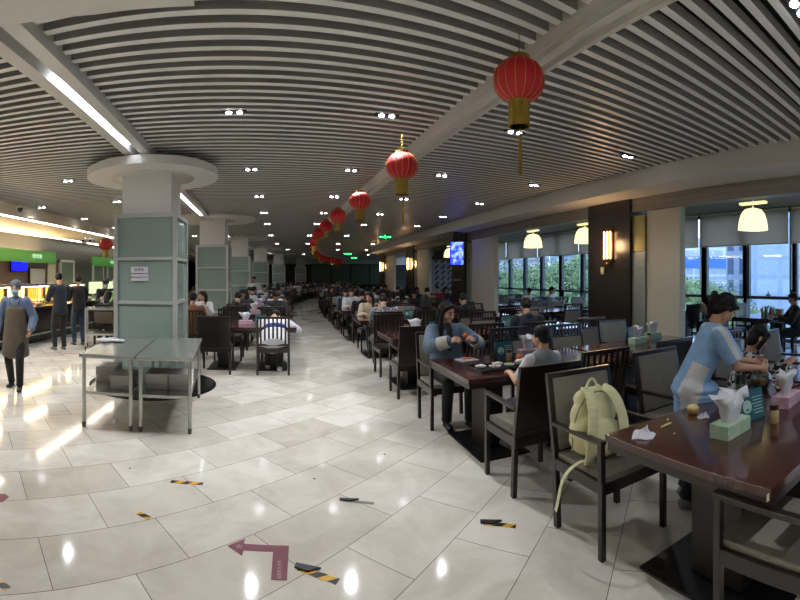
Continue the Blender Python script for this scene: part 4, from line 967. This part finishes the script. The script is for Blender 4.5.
# explicit near chairs
near = [
 ('arm', 1.91, 2.19, PI, 'armchair with grey fabric back holding the cream backpack, at the nearest table'),
 ('arm', 2.93, 2.42, PI, 'grey fabric armchair behind the standing schoolgirl'),
 ('arm', 3.72, 2.22, PI, 'armchair used by the girl in the printed top'),
 ('arm', 4.72, 2.3, PI, 'empty grey fabric armchair right of the girl in the printed top'),
 ('arm', 1.86, .90, 0, 'armchair seen from behind at the near side of the nearest table, bottom right corner'),
 ('arm', 2.8, .86, 0, 'armchair at the near side of the nearest table, cut off by the right edge'),
 ('arm', 1.86, 3.1, 0, 'armchair with dark plain back in which the boy sits'),
 ('full', 2.62, 3.36, 0, 'slatted chair pushed in beside the boy at the second table'),
 ('arm', 1.78, 4.72, PI, 'armchair in which the woman in the denim jacket sits'),
 ('band', 2.75, 4.75, PI, 'slat-topped chair with grey panel behind the tissue box of the second table'),
 ('arm', 3.55, 3.36, 0, 'plain dark-backed armchair at the near side of the second window-side table, aisle seat'),
 ('full', 4.45, 3.3, 0, 'slatted chair at the near side of the second window-side table'),
 ('band', 3.6, 4.72, PI, 'slat-topped chair behind the second window-side table, aisle seat'),
 ('arm', 4.5, 4.78, PI, 'grey fabric armchair at the far side of the second window-side table'),
 ('arm', 1.75, 5.98, 0, 'plain brown-backed armchair at the near side of the third table from the front'),
 ('full', 2.7, 5.95, 0, 'slatted chair beside the plain brown-backed armchair of the third table'),
 ('full', 1.8, 7.32, PI, 'slatted chair at the far side of the third table, aisle seat'),
 ('full', 2.75, 7.35, PI, 'slatted chair at the far side of the third table, inner seat'),
 ('full', 3.5, 5.82, 0, 'slatted chair of the hunched man in navy'),
 ('band', 4.5, 5.9, 0, 'slat-topped chair beside the hunched man in navy'),
 ('band', 3.6, 7.35, PI, 'slat-topped chair across from the hunched man in navy'),
 ('arm', 4.6, 7.4, PI, 'grey fabric armchair at the far side of the third window-side table'),
]
for k, x, y, rz, lab in near: chair(k, x, y, rz, lab, NR)
random.seed(21); kinds = ['full', 'band', 'arm', 'full']
COLN = [(BLACKC, 'black'), (NAVY, 'navy'), (CHAR, 'charcoal'), (BLACKC, 'black'), (WHITEC, 'white'), (TBLUE, 'denim blue'), (GREYP, 'mottled grey'), (BEIGE, 'beige'), (CHAR, 'charcoal'), (MAROON, 'maroon'), (NAVY, 'navy'), (BROWN, 'brown'), (ROYAL, 'royal blue')]
HN = {'upright_short': 'short-haired', 'upright_long': 'long-haired', 'lean_short': 'short-haired, hunched', 'lean_pony': 'ponytailed, leaning', 'side_long': 'half turned'}
fixed = {(3, 0, 0, 0): ('lean_short', GREYP, 'mottled grey'), (3, 0, 0, 1): ('upright_long', BLACKC, 'black'), (3, 0, 1, 0): ('side_long', BEIGE, 'beige'), (4, 0, 0, 0): ('lean_short', NAVY, 'navy'), (4, 0, 1, 0): ('upright_short', WHITEC, 'white'), (4, 0, 1, 1): ('upright_long', CHAR, 'charcoal'), (5, 0, 0, 0): ('lean_short', TBLUE, 'denim blue'), (3, 1, 0, 0): ('lean_short', BLACKC, 'black'), (4, 0, 0, 1): ('lean_pony', NAVY, 'navy'), (3, 0, 1, 1): None, (2, 1, 1, 1): None, (3, 1, 1, 0): None, (3, 1, 0, 1): None, (3, 1, 1, 1): None}
def fill(col, xs_, j, y, sidew, base, G_, fine, skipseat=(), occ=.72):
    for fy in (0, 1):
        for sx in (0, 1):
            x = xs_[sx]+bend(y); yy = y-.64 if fy == 0 else y+.64; rz = 0 if fy == 0 else PI
            yy += random.uniform(-.05, .05); xx = x+random.uniform(-.04, .04); kd = random.choice(kinds)
            w = '%s %s table, %s side, %s seat' % (sidew, ORD[j] if j < 13 else 'last', ('near', 'far')[fy], ('left', 'right')[sx])
            if (j, col, fy, sx) not in skipseat:
                chair(kd, xx, yy, rz, '%s: %s' % ({'arm': 'plain-backed armchair', 'full': 'slat-backed chair', 'band': 'panel-backed chair'}[kd], w), G_, fine)
            key = (j, col, fy, sx); f = fixed.get(key, 0)
            r1, r2, r3 = random.random(), random.choice(list(PROT)), random.choice(COLN)
            if f is None or (f == 0 and r1 > occ): continue
            if f: r2, r3 = f[0], (f[1], f[2])
            diner(r2, '%s diner in %s, %s' % (HN[r2], r3[1], w), (xx, yy, 0), rz+random.uniform(-.15, .15), r3[0], random.choice([BLACKC, CHAR, JEANS, NAVY]), 'seated diners '+sidew.strip(','))
for j, y in enumerate(ROW):
    if j < 3: continue
    fill(0, (1.92, 2.78), j, y, 'right of aisle,', 0, NR, j < 6)
    if j < 9: fill(1, (3.68, 4.54), j, y, 'window-side rows,', 0, NR, j < 5, occ=.45)
    if j < 10:
        random.seed(100+j)
        tissue_box(2.3+bend(y), y+.05, 0, j % 2 == 0, 'tissue box on the %s table right of the aisle' % ORD[j], seed=j); card(2.62+bend(y), y+.02, 0, 'teal card on the %s table right of the aisle' % ORD[j])
        random.seed(300+j)
# ---- rows left of the aisle ----
LROW = [8.15, 10.75, 13.3, 15.9, 18.5, 21.1, 23.7, 26.3, 28.9, 31.5, 34.1, 36.7]
NL = 'chairs in the dining rows left of the aisle'; random.seed(44)
for j, y in enumerate(LROW):
    x0 = -.62+(bend(y) if j else 0)
    if j >= 5: x0 += .15
    table(x0, y, 'dark mahogany dining table, %s from the front left of the aisle' % ORD[j], 'tables in the dining rows left of the aisle', j < 3)
    if j < 7:
        tissue_box(x0-.05, y, 0, True, 'pink tissue box on the %s table left of the aisle' % ORD[j], seed=j); card(x0+.22, y+.05, 0, 'teal card on the %s table left of the aisle' % ORD[j])
chair('full', -.16, 7.62, 0, 'slatted chair under the slumped student in the white and blue jacket', NL)
chair('arm', -1.12, 7.62, 0, 'plain dark-backed armchair beside the slumped student', NL)
chair('full', -1.05, 8.85, PI, 'slatted chair on the far side of the first left table, left seat', NL); chair('full', -.15, 8.85, PI, 'slatted chair on the far side of the first left table, right seat', NL)
fixed = {(1, 0, 0, 0): ('lean_short', BLACKC, 'black'), (1, 0, 0, 1): None, (1, 0, 1, 0): ('upright_short', CHAR, 'charcoal'), (1, 0, 1, 1): ('lean_short', CHAR, 'charcoal'), (2, 0, 0, 1): ('lean_pony', WHITEC, 'white'), (2, 0, 1, 0): ('upright_short', WHITEC, 'white')}
for j, y in enumerate(LROW):
    if j == 0: continue
    x0 = -.62+(.15 if j >= 5 else 0); fill(0, (x0-.42, x0+.44), j, y, 'left of aisle,', 0, NL, j < 4, occ=.8)
# extra tables further left between the columns
for j, y in enumerate((10.75, 16.2, 21.5, 27)):
    x = -3.7+bend(y); table(x, y, 'dark mahogany dining table behind the glass-clad columns, %s from the front' % ORD[j], 'tables behind the columns', False)
    fixed = {(0, 2, 0, 1): None}
    fill(2, (-4.1, -3.28), j, y, 'behind the columns,', 0, 'chairs behind the columns', False, occ=.7)
seat_diner('upright_short', 'diner in a tan brown jacket seated beside the nearest glass-clad column', -1.8, 9.0, False, BROWN, group='seated diners left of the aisle')
chair('full', -1.8, 8.95, 0, 'slatted chair behind the diner in the tan brown jacket', NL)
seat_diner('side_long', 'long-haired diner in white facing the man in the tan brown jacket', -1.85, 10.5, True, WHITEC, group='seated diners left of the aisle')
J = joints((0, 0, .88), .02, 0, (.2, .1), ((.22, .1, .85), (-.2, .25, 1.0)), ((.1, 0, .08), (-.1, .04, .08)), .98)
p = A(254, 17); person('person in white standing between the columns far down the left side', (p.x, p.y, 0), PI, J, WHITEC, CHAR, 'short', .014, .7, topkw=dict(g=.03))
# ---- window bay ----
BAYT = [(8.9, 4.9, 'laid with bottles at the right edge'), (8.9, 7.7, 'with the open laptop'), (8.4, 10.6, 'behind the stone pillar'), (8.2, 13.3, 'with the two diners in white'), (8.0, 16.0, 'furthest along the windows')]
for i, (x, y, w) in enumerate(BAYT):
    table(x, y, 'dark dining table in the window bay, '+w, 'tables in the window bay', i < 4)
    for q, (dx, dy, rz) in enumerate(((-.45, -.72, 0), (.42, -.72, 0), (-.45, .72, PI), (.42, .72, PI))):
        chair(('band', 'arm', 'band', 'full')[(i+q) % 4], x+dx, y+dy, rz, '%s chair at the window bay table %s' % (('near left', 'near right', 'far left', 'far right')[q], w), 'chairs in the window bay', i < 4)
    tissue_box(x-.1, y, .1, i % 2 == 1, 'tissue box on the window bay table '+w, seed=i); card(x+.25, y+.05, 0, 'teal card on the window bay table '+w)
for i, (x, y, kd) in enumerate(((6.6, 9.2, 'band'), (6.7, 10.3, 'band'), (6.6, 12.0, 'full'), (6.9, 13.0, 'band'))): chair(kd, x, y, (0, PI, 0, PI)[i], 'chair between the stone pillars in front of the window bay, %s' % ORD[i], 'chairs in the window bay')
table(6.7, 9.75, 'dark dining table standing between the nearest two stone pillars', 'tables in the window bay'); table(6.9, 12.5, 'dark dining table between the pillars, the farther one', 'tables in the window bay')
seat_diner('side_long', 'dark-haired diner with a hand to the cheek by the window, facing left', A(713, 10.9).x, A(713, 10.9).y, False, BEIGE, group='window bay diners').rotation_euler = (0, 0, .5)
seat_diner('upright_short', 'diner in a black coat by the window at the right edge of the picture', A(793, 9.1).x, A(793, 9.1).y, False, BLACKC, group='window bay diners').rotation_euler = (0, 0, .6)
o = seat_diner('lean_pony', 'diner in white with bowed head by the far windows, the left of the pair', A(528, 15.3).x, A(528, 15.3).y, True, WHITEC, group='window bay diners')
o = seat_diner('upright_short', 'short-haired man in a white shirt by the far windows, the right of the pair', A(552, 14.6).x, A(552, 14.6).y, True, WHITEC, group='window bay diners'); o.rotation_euler = (0, 0, PI+.7)
for i, (px, m_, c) in enumerate(((437, REDC, 'red'), (446, NAVY, 'navy'), (452, ROYAL, 'blue'))):
    p = A(px, 16.3+i*.2); seat_diner(('upright_short', 'upright_long', 'lean_pony')[i], 'diner in a %s top in front of the lattice divider' % c, p.x, p.y, True, m_, group='diners before the lattice')
for i, (x, y, c, w) in enumerate(((8.5, 4.75, '#3f7a66', 'green'), (8.62, 4.9, '#b8a24a', 'yellow'), (8.8, 4.8, '#b03030', 'red'))):
    t = thing('drink_bottle', '%s drink bottle on the window table at the right edge' % w, 'bottle', (x, y, .75)); MB().lathe([(.03, 0), (.032, .01), (.032, .13), (.012, .17), (.012, .19)], n=14).build('bottle', mat('bottle_'+w, c, .25), t, 'auto'); MB().lathe([(.014, .19), (.014, .21), (.001, .21)], n=12).build('cap', WHITEP, t)
for i, (x, y, c, w) in enumerate(((9.05, 4.7, '#a89a6a', 'tan'), (9.2, 4.95, '#7fa08a', 'pale green'))):
    t = thing('food_carton', '%s takeaway carton on the window table at the right edge' % w, 'carton', (x, y, .75)); MB().bx(-.07, .07, -.06, .06, 0, .13, .004).build('carton', mat('carton_'+w.replace(' ', '_'), c, .7), t); MB().bx(-.073, .073, -.063, .063, .12, .14, .003).build('lid', WHITEP, t)
t = thing('laptop', 'open white laptop on the window table beside the person with a hand to the cheek', 'laptop', (8.35, 7.6, .75), .3); MB().bx(-.15, .15, -.11, .11, 0, .015).build('keyboard_half', mat('laptop_white', '#b9bdc6', .4), t); MB().bar((0, .11, .015), (0, .19, .2), .3, .008, up=V((0, 1, 0))).build('screen_half', mat('laptop_white', '#b9bdc6', .4), t)
# ================= STAINLESS TABLES =================
def steel_table(x, y, rz, label):
    t = thing('steel_table', label, 'table', (x, y, 0), rz, 'stainless steel tables'); W, D = .6, 1.48
    MB().bx(0, W, 0, D, .745, .785, .004).build('tabletop', STEEL, t); MB().bx(.04, W-.04, .04, D-.04, .355, .385).build('lower_shelf', STEEL, t)
    for xx in (.045, W-.045):
        for yy in (.045, D-.045):
            l = MB().cone((xx, yy, .05), .02, (xx, yy, .75), .02, 16).build('leg', STEEL, t, 'auto'); MB().cone((xx, yy, 0), .018, (xx, yy, .055), .024, 16).build('foot', mat('foot_grey', '#4a4a4a', .5), l)
    return t
rz_ = .12; ux = V((math.cos(rz_), math.sin(rz_), 0)); uy = V((-math.sin(rz_), math.cos(rz_), 0)); o0 = V((-2.10, 4.36, 0))
steel_table(o0.x, o0.y, rz_, 'left of the two stainless steel tables in front of the nearest column'); q = o0+ux*.615
steel_table(q.x, q.y, rz_, 'right of the two stainless steel tables in front of the nearest column')
TRAYM = mat('grey_tray', '#d0cdc8', .6); tm = MB().bx(-.115, .115, -.17, .17, 0, .012, .004).bx(-.12, .12, -.175, .175, .010, .014).mesh('tray'); tm.materials.append(TRAYM)
k = 0
for ti, base in enumerate((o0, q)):
    for si, (dx, dy) in enumerate(((.17, .62), (.42, .34)) if ti == 0 else ((.18, .42), (.43, .42))):
        c = base+ux*dx+uy*dy; n_ = 11 if ti else (12, 10)[si]
        for z in range(n_):
            o = bpy.data.objects.new('serving_tray', tm); COL.objects.link(o); o.location = (c.x, c.y, .386+z*.0155); o.rotation_euler = (0, 0, rz_+random.uniform(-.03, .03))
            tag(o, 'grey tray, %s from the bottom, %s stack under the %s steel table' % ((ORD[z] if z else 'first') if z < 12 else 'top', ('left', 'right')[si], ('left', 'right')[ti]), 'tray', 'grey trays stacked under the steel tables')
t = thing('plastic_bag', 'clear crumpled plastic bag with pink print lying on the left steel table', 'bag', (-2.12, 5.35, .785), .4)
mb = MB(); random.seed(9)
for k_ in range(12): mb.ell((random.uniform(-.14, .14), random.uniform(-.1, .1), .02), (.06, .05, .022), u=10, v=6)
obj('bag', remesh(mb, 'bag', .008, 1), mat('bag_film', '#b3b4b6', .2, spec=.7), t)
# ================= ITEMS ON NEAR TABLES =================
tissue_box(2.06, 1.37, .04, False, 'green and white tissue box with a puffed tissue on the nearest table', seed=0).children[1].scale = (1.35, 1.5, 1.15)
tissue_box(2.72, 1.36, .1, True, 'pink and white tissue box at the right edge on the nearest table', seed=1)
card(2.35, 1.42, -.2, 'teal table card between the tissue boxes on the nearest table'); jar(2.345, 1.255, 'small condiment jar with dark red lid before the card on the nearest table')
tissue_box(2.52, 4.2, .05, True, 'pink tissue box on the second table behind the boy', seed=2); card(2.24, 4.24, 0, 'teal table card on the second table'); jar(2.22, 4.1, 'condiment jar with dark red lid before the card on the second table')
tissue_box(1.95, 6.5, .1, True, 'pink tissue box on the third table', seed=1); card(2.28, 6.55, 0, 'teal table card on the third table'); jar(2.1, 6.42, 'condiment jar on the third table')
tissue_box(4.1, 4.15, .1, False, 'pale green tissue box on the second window-side table, the left one', seed=2); tissue_box(4.6, 4.35, 0, False, 'pale green tissue box on the second window-side table, the right one', seed=1); card(4.3, 4.45, 0, 'teal table card on the second window-side table'); jar(4.36, 4.2, 'condiment jar on the second window-side table')
tissue_box(3.95, 6.8, .1, True, 'tissue box on the third window-side table', seed=0); card(3.6, 6.75, .1, 'teal table card on the third window-side table')
# tissues, lid, crumbs
def crumple(label, x, y, s, col_='#cfd2dc', seed=1):
    random.seed(seed); mb = MB()
    n = 12; R0 = []
    for r_, z in ((.0, .035), (.03, .045), (.055, .02), (.075, .002)):
        R0.append([mb.bm.verts.new((r_*s*math.cos(2*PI*j/n)*random.uniform(.7, 1.2), r_*s*math.sin(2*PI*j/n)*random.uniform(.5, 1), max(.002, z*s*random.uniform(.4, 1.3)))) for j in range(n)])
    for a, b_ in zip(R0, R0[1:]):
        for j in range(n): mb.bm.faces.new((a[j], a[(j+1) % n], b_[(j+1) % n], b_[j]))
    o = mb.build('crumpled_tissue', mat('tissue_'+col_[1:], col_, .9), None, False, (x, y, .751)); m_ = o.modifiers.new('s', 'SOLIDIFY'); m_.thickness = .002
    return tag(o, label, 'tissue')
crumple('crumpled white napkin near the corner of the nearest table', 1.73, 1.71, 1.0, seed=4)
crumple('smaller white napkin ball by the yellow cake on the nearest table', 2.2, 1.66, .6, seed=5)
t = thing('sponge_cake', 'small yellow sponge cake in a paper cup on the nearest table', 'cake', (2.22, 1.76, .75)); MB().lathe([(.026, 0), (.036, .03), (.034, .03)], n=18, wob=lambda k, z: 1+.04*(k % 2)).build('paper_cup', mat('cake_paper', '#a9834a', .7), t, True); MB().ell((0, 0, .036), (.038, .038, .022)).build('cake', mat('cake_yellow', '#dcc58a', .8, bump=.3), t, True)
tag(MB().cap((-.04, 0, .006), .006, (.03, .01, .006), .007, 8).ell((.04, .012, .006), (.014, .009, .006)).build('biscuit_piece', mat('cake_yellow', '#dcc58a', .8), None, True, (1.93, 1.72, .751)), 'broken pale biscuit stick on the nearest table', 'biscuit')
for i, (x, y) in enumerate(((2.02, 1.79), (1.86, 1.6), (2.28, 1.55))): tag(MB().ell((0, 0, .005), (.009, .007, .005), u=8, v=6).build('crumb', mat('cake_yellow', '#dcc58a', .8), None, True, (x, y, .75)), 'tiny cake crumb on the nearest table, %s' % ('beside the chair with the backpack', 'by the crumpled napkin', 'by the yellow cake')[i], 'crumb')
CG = glass('cup_glass', '#dde6ea', .22, .05)
t = thing('plastic_cup', 'clear plastic cup with a pale straw held by the standing schoolgirl', 'cup', (2.80, 1.78, .75)); MB().lathe([(.03, 0), (.042, .14), (.044, .145), (.041, .14), (.029, .004), (.001, .004)], n=24).build('cup', CG, t, True); MB().lathe([(.027, .005), (.033, .06), (.001, .06)], n=20).build('drink', mat('milk_drink', '#b9ab88', .4), t, True); MB().cone((.0, 0, .02), .004, (.03, .01, .2), .004, 8).build('straw', mat('straw', '#d8cfa0', .5), t)
t = thing('salad_bowl', 'clear domed takeaway bowl with food in front of the girl in the printed top', 'bowl', (3.0, 1.72, .75)); MB().lathe([(.05, 0), (.085, .06), (.08, .06), (.001, .01)], n=24).build('bowl', mat('dark_bowl', '#2a2620', .3), t, True); MB().lathe([(.085, .06), (.08, .10), (.05, .135), (.001, .145)], n=24).build('dome_lid', CG, t, True); mb = MB(); random.seed(2)
for k_ in range(14): mb.ell((random.uniform(-.05, .05), random.uniform(-.05, .05), .06), .018, u=8, v=6)
mb.build('food', mat('noodle_yellow', '#b89a4a', .6, var=.5, vscale=40), t, True)
t = thing('serving_tray', 'dark red serving tray at the right edge of the nearest table', 'tray', (3.03, 1.30, .75), -.1); MB().bx(-.17, .17, -.2, .2, 0, .012, .004).build('tray_base', mat('red_tray', '#5a1c1c', .3), t); MB().bx(-.18, .18, -.21, -.2, 0, .025).bx(-.18, .18, .2, .21, 0, .025).bx(-.18, -.17, -.2, .2, 0, .025).bx(.17, .18, -.2, .2, 0, .025).build('rim', mat('red_tray', '#5a1c1c', .3), t)
t = thing('soup_bowl', 'shiny metal bowl with an orange garnish at the right edge behind the pink tissue box', 'bowl', (3.02, 1.55, .75)); MB().lathe([(.04, 0), (.075, .05), (.07, .05), (.001, .012)], n=24).build('bowl', STEEL, t, True); MB().cone((-.03, 0, .03), .018, (-.03, 0, .09), .02, 12).build('garnish', mat('orange_food', '#c8793a', .5), t)
t = thing('bottle_cap', 'blue round lid at the right edge of the nearest table', 'lid', (3.3, 1.7, .75)); MB().lathe([(.035, 0), (.035, .02), (.03, .024), (.001, .024)], n=20).build('lid', mat('blue_plastic', '#27408a', .3), t, 'auto')
tag(MB().box((0, 0, 0), (.02, .001, .03)).build('label_sticker', mat('cream_sticker', '#b5a98a', .7), None, False, (1.57, .868, .73)), 'small cream sticker on the table edge at bottom right', 'sticker')
# tray of the second table
t = thing('serving_tray', 'black serving tray of dishes before the boy on the second table', 'tray', (1.9, 3.78, .75), .05); MB().bx(-.21, .21, -.14, .14, 0, .012, .004).bx(-.22, .22, -.15, -.14, 0, .024).bx(-.22, .22, .14, .15, 0, .024).bx(-.22, -.21, -.14, .14, 0, .024).bx(.21, .22, -.14, .14, 0, .024).build('tray', mat('black_tray', '#131314', .25), t)
for i, (dx, dy, c, w, s) in enumerate(((-.14, .02, '#c8c6c0', 'white rice', 1), (-.02, -.04, '#9a8a6a', 'brown stew', 1.1), (.06, .07, '#b9b5aa', 'noodles', 1), (.14, -.02, '#6f8a3c', 'green vegetables', 1))):
    b_ = thing('food_bowl', 'small bowl of %s on the black tray of the second table' % w, 'bowl', (1.9+dx, 3.78+dy, .763), 0, 'bowls on the black tray'); MB().lathe([(.03*s, 0), (.052*s, .022), (.048*s, .022), (.001, .008)], n=20).build('bowl', mat('white_china', '#c4c4c4', .25), b_, True); mb = MB(); random.seed(i)
    for k_ in range(9): mb.ell((random.uniform(-.03, .03), random.uniform(-.03, .03), .02), (.014, .014, .009), u=8, v=6)
    mb.build('food', mat('meal_'+w.replace(' ', '_'), c, .6, var=.3, vscale=30), b_, True)
t = thing('dinner_plate', 'white square plate of orange peel before the woman in the denim jacket', 'plate', (1.83, 4.28, .75), .2); MB().bx(-.1, .1, -.08, .08, 0, .01, .004).build('plate', mat('white_china', '#c4c4c4', .25), t); mb = MB(); random.seed(12)
for k_ in range(9): mb.ell((random.uniform(-.04, .06), random.uniform(-.03, .03), .018), (.018, .012, .008), u=8, v=6)
mb.build('orange_peel', mat('orange_skin', '#d9742a', .5), t, True)
tag(MB().ell((0, 0, .032), (.034, .034, .032)).build('orange', mat('orange_skin', '#d9742a', .5), None, True, (2.3, 4.03, .75)), 'whole orange beside the white bun on the second table', 'orange')
tag(MB().ell((0, 0, 0), (.028, .028, .026)).build('peeled_orange', mat('orange_skin', '#d9742a', .5), None, True, (1.87, 4.41, .985)), 'half-peeled orange held in the hands of the woman in denim', 'orange')
for i, (x, y) in enumerate(((2.2, 3.86), (2.28, 3.9))): tag(MB().ell((0, 0, .024), (.04, .035, .025)).build('steamed_bun', mat('bun_white', '#c9c6c2', .7), None, True, (x, y, .75)), '%s white steamed bun beside the black tray on the second table' % ('left', 'right')[i], 'bun', 'steamed buns')
# ================= BACKPACK =================
t = thing('backpack', 'pale cream-yellow backpack slumped on the seat of the nearest armchair', 'backpack', (1.82, 2.23, .475), PI-.1); t.scale = (1.2, 1.05, 1.08)
CRM = mat('cream_nylon', '#dbd8ae', .75, var=.06, vscale=12, bump=.5, bscale=9); mb = MB()
for (c, r) in (((0, .0, .12), (.15, .095, .12)), ((0, -.01, .24), (.14, .085, .12)), ((0, -.025, .335), (.115, .07, .06)), ((-.03, .02, .08), (.13, .1, .09)), ((.03, .015, .17), (.125, .1, .1))): mb.ell(c, r, u=24, v=16)
obj('bag_body', remesh(mb, 'bag_body', .009, 4), CRM, t)
mb = MB(); mb.ell((.0, .075, .13), (.11, .055, .11), u=24, v=16); obj('front_pocket', remesh(mb, 'front_pocket', .008, 3), CRM, t)
mb = MB()
def ribbon(mb, pts, w, th=.012, up=V((1, 0, 0))):
    for a, b_ in zip(pts, pts[1:]): mb.bar(a, b_, w, th, up=V((0, 1, 0)) if abs((V(b_)-V(a)).normalized().y) < .9 else V((0, 0, 1)))
def arcpts(P, n=14):
    out = []
    for i in range(n+1):
        t_ = i/n; u = [V(p) for p in P]
        while len(u) > 1: u = [a.lerp(b_, t_) for a, b_ in zip(u, u[1:])]
        out.append(u[0])
    return out
for q in (-1, 1):
    mb = MB(); pts = arcpts([(q*.05, -.05, .37), (q*.06, .12, .46), (q*.11, .2, .2), (q*.10, .12, .02)])
    for a, b_ in zip(pts, pts[1:]): mb.bar(a, b_+(b_-a)*.2, .058, .014, .004, up=V((0, 1, .3)))
    mb.build('shoulder_strap', CRM, t, 'auto')
mb = MB(); pts = arcpts([(-.035, -.03, .38), (-.02, -.03, .46), (.02, -.03, .46), (.035, -.03, .38)])
mb.tube(pts, .008, 8).build('grab_handle', CRM, t, True)
mb = MB(); pts = arcpts([(.12, .1, .03), (.24, .14, .03), (.27, .12, -.02), (.265, .12, -.12), (.28, .1, -.2)], 20)
for a, b_ in zip(pts, pts[1:]): mb.bar(a, b_+(b_-a)*.2, .004, .024, up=V((0, 1, 0)))
mb.build('loose_strap', CRM, t)
mb = MB(); pts = arcpts([(.145, .02, .06), (.16, .03, .25), (.1, .03, .42), (0, .02, .42), (-.1, .03, .42), (-.16, .03, .25), (-.145, .02, .06)], 24)
mb.tube(pts, .004, 6).build('zip', mat('zip_grey', '#8e8a6a', .5), t)
# ================= FLOOR MARKS =================
DEC = mat('maroon_vinyl', '#6b1a33', .4); PR = mat('pale_print', '#b08a96', .6)
def g2(px, py): p = G(px, py); return (p.x, p.y)
c = G(268, 562); t = thing('floor_arrow', 'maroon bent arrow sticker on the floor pointing left', 'floor sticker', (c.x, c.y, 0))
o_ = MB().prism([(g2(*q)[0]-c.x, g2(*q)[1]-c.y) for q in ((227.5, 546), (245, 539), (244, 544), (289, 546), (287, 580.5), (271, 580), (273, 552), (243.5, 550.5), (242, 556))], .0008, .0022).build('arrow', DEC, t)
lt = obj('lettering', text_mesh('请按箭头方向', .026), PR, t); p = G(279.5, 570); lt.location = (p.x-c.x, p.y-c.y, .0026); lt.rotation_euler = (0, 0, PI/2+.0)
lt = obj('icon', text_mesh('出', .04), PR, t); p = G(239, 547); lt.location = (p.x-c.x, p.y-c.y, .0026)
t2_ = G(2, 497); tag(MB().prism([(g2(*q)[0]-t2_.x, g2(*q)[1]-t2_.y) for q in ((-9, 494), (5, 494), (9, 497), (3, 502), (-9, 503))], .0008, .002).build('floor_arrow', DEC, None, False, (t2_.x, t2_.y, 0)), 'end of a maroon arrow sticker at the left edge of the floor', 'floor sticker')
p_ = G(76, 354); tag(MB().prism([(-.3, -.1), (.28, .08), (.3, .16), (-.28, -.02)], .0008, .002).build('floor_arrow', mat('red_vinyl', '#a02030', .4), None, False, (p_.x, p_.y, 0)), 'small red floor sticker beside the trolley', 'floor sticker')
hz = mat('hazard_tape', '#d8a21c', .4); nt = hz.node_tree; tcn = nt.nodes.new('ShaderNodeTexCoord'); mpn = nt.nodes.new('ShaderNodeMapping'); mpn.inputs['Rotation'].default_value = (0, 0, .7)
wv = nt.nodes.new('ShaderNodeTexWave'); wv.inputs['Scale'].default_value = 3.6; rr = nt.nodes.new('ShaderNodeValToRGB'); rr.color_ramp.interpolation = 'CONSTANT'; rr.color_ramp.elements[0].color = lin('#15181c'); rr.color_ramp.elements[1].color = lin('#d8a21c'); rr.color_ramp.elements[1].position = .5
nt.links.new(tcn.outputs['Object'], mpn.inputs[0]); nt.links.new(mpn.outputs[0], wv.inputs[0]); nt.links.new(wv.outputs['Fac'], rr.inputs[0]); nt.links.new(rr.outputs[0], nt.nodes['Principled BSDF'].inputs['Base Color'])
GT = mat('bare_tape', '#77766e', .5); BT = mat('black_tape', '#14171c', .45)
def tape(label, a, b_, w, m=hz, fold=None):
    pa, pb = G(*a), G(*b_); d = pb-pa; L_ = d.length; rz = math.atan2(d.y, d.x); t = thing('hazard_tape', label, 'tape', ((pa+pb)/2), rz, 'worn hazard tape on the floor')
    random.seed(int(L_*1000)); n = 8; up = [(-L_/2+L_*k_/n, w/2*random.uniform(.8, 1.05)) for k_ in range(n+1)]; dnn = [(x, -w/2*random.uniform(.8, 1.05)) for x, _ in up]
    MB().prism([(x, y) for x, y in dnn]+[(x, y) for x, y in up[::-1]], .0008, .0022).build('tape_strip', m, t)
    if fold: MB().prism([(-L_/2-.02, -w*.3), (-L_/2+.06, -w*.2), (-L_/2+.11, w*.9), (-L_/2+.03, w*.6), (-L_/2-.03, w*.35)], .0022, .012).build('torn_end', fold, t)
tape('yellow and black tape scrap right behind the floor arrow', (299, 568), (338, 582), .055, hz, BT)
tape('yellow and black tape scrap beside the steel tables, centre left', (171, 481.5), (203, 484), .05)
tape('short yellow and black tape scrap on a tile joint at left', (138, 513), (150, 518.5), .045)
tape('yellow and black tape scrap in front of the boy\'s chair', (484, 523), (516, 526.5), .05, hz, BT)
tape('worn grey tape scrap with a black end in mid floor', (343, 500.5), (374, 503.5), .035, GT, BT)
tape('dark tape corner at the lower left edge', (0, 583), (8, 589), .045)
for i, (px, py) in enumerate(((314.5, 479), (384.5, 454.5), (130, 468.5))): p = G(px, py); tag(MB().ell((0, 0, .003), (.012, .009, .004), u=8, v=5).build('litter_scrap', mat('scrap_grey', '#7a756c', .8), None, True, (p.x, p.y, 0)), 'tiny scrap of litter on the floor, %s' % ('left of mid aisle', 'right of mid aisle', 'by the steel tables')[i], 'litter')
# ================= WORLD / DAYLIGHT =================
w = bpy.data.worlds.new('world'); sc.world = w; w.use_nodes = True; bg = w.node_tree.nodes['Background']; bg.inputs[0].default_value = lin('#c3d6f2'); bg.inputs[1].default_value = 2.2
sun = lamp('SUN', 'daylight_sun', (30, 10, 30), .5, (1, .97, .95), .2, rot=(.5, -.9, 0)); sun.data.angle = .3
for (a, b_) in ((2.1, 7.5), (7.5, 12.9), (12.9, 21)):
    pass
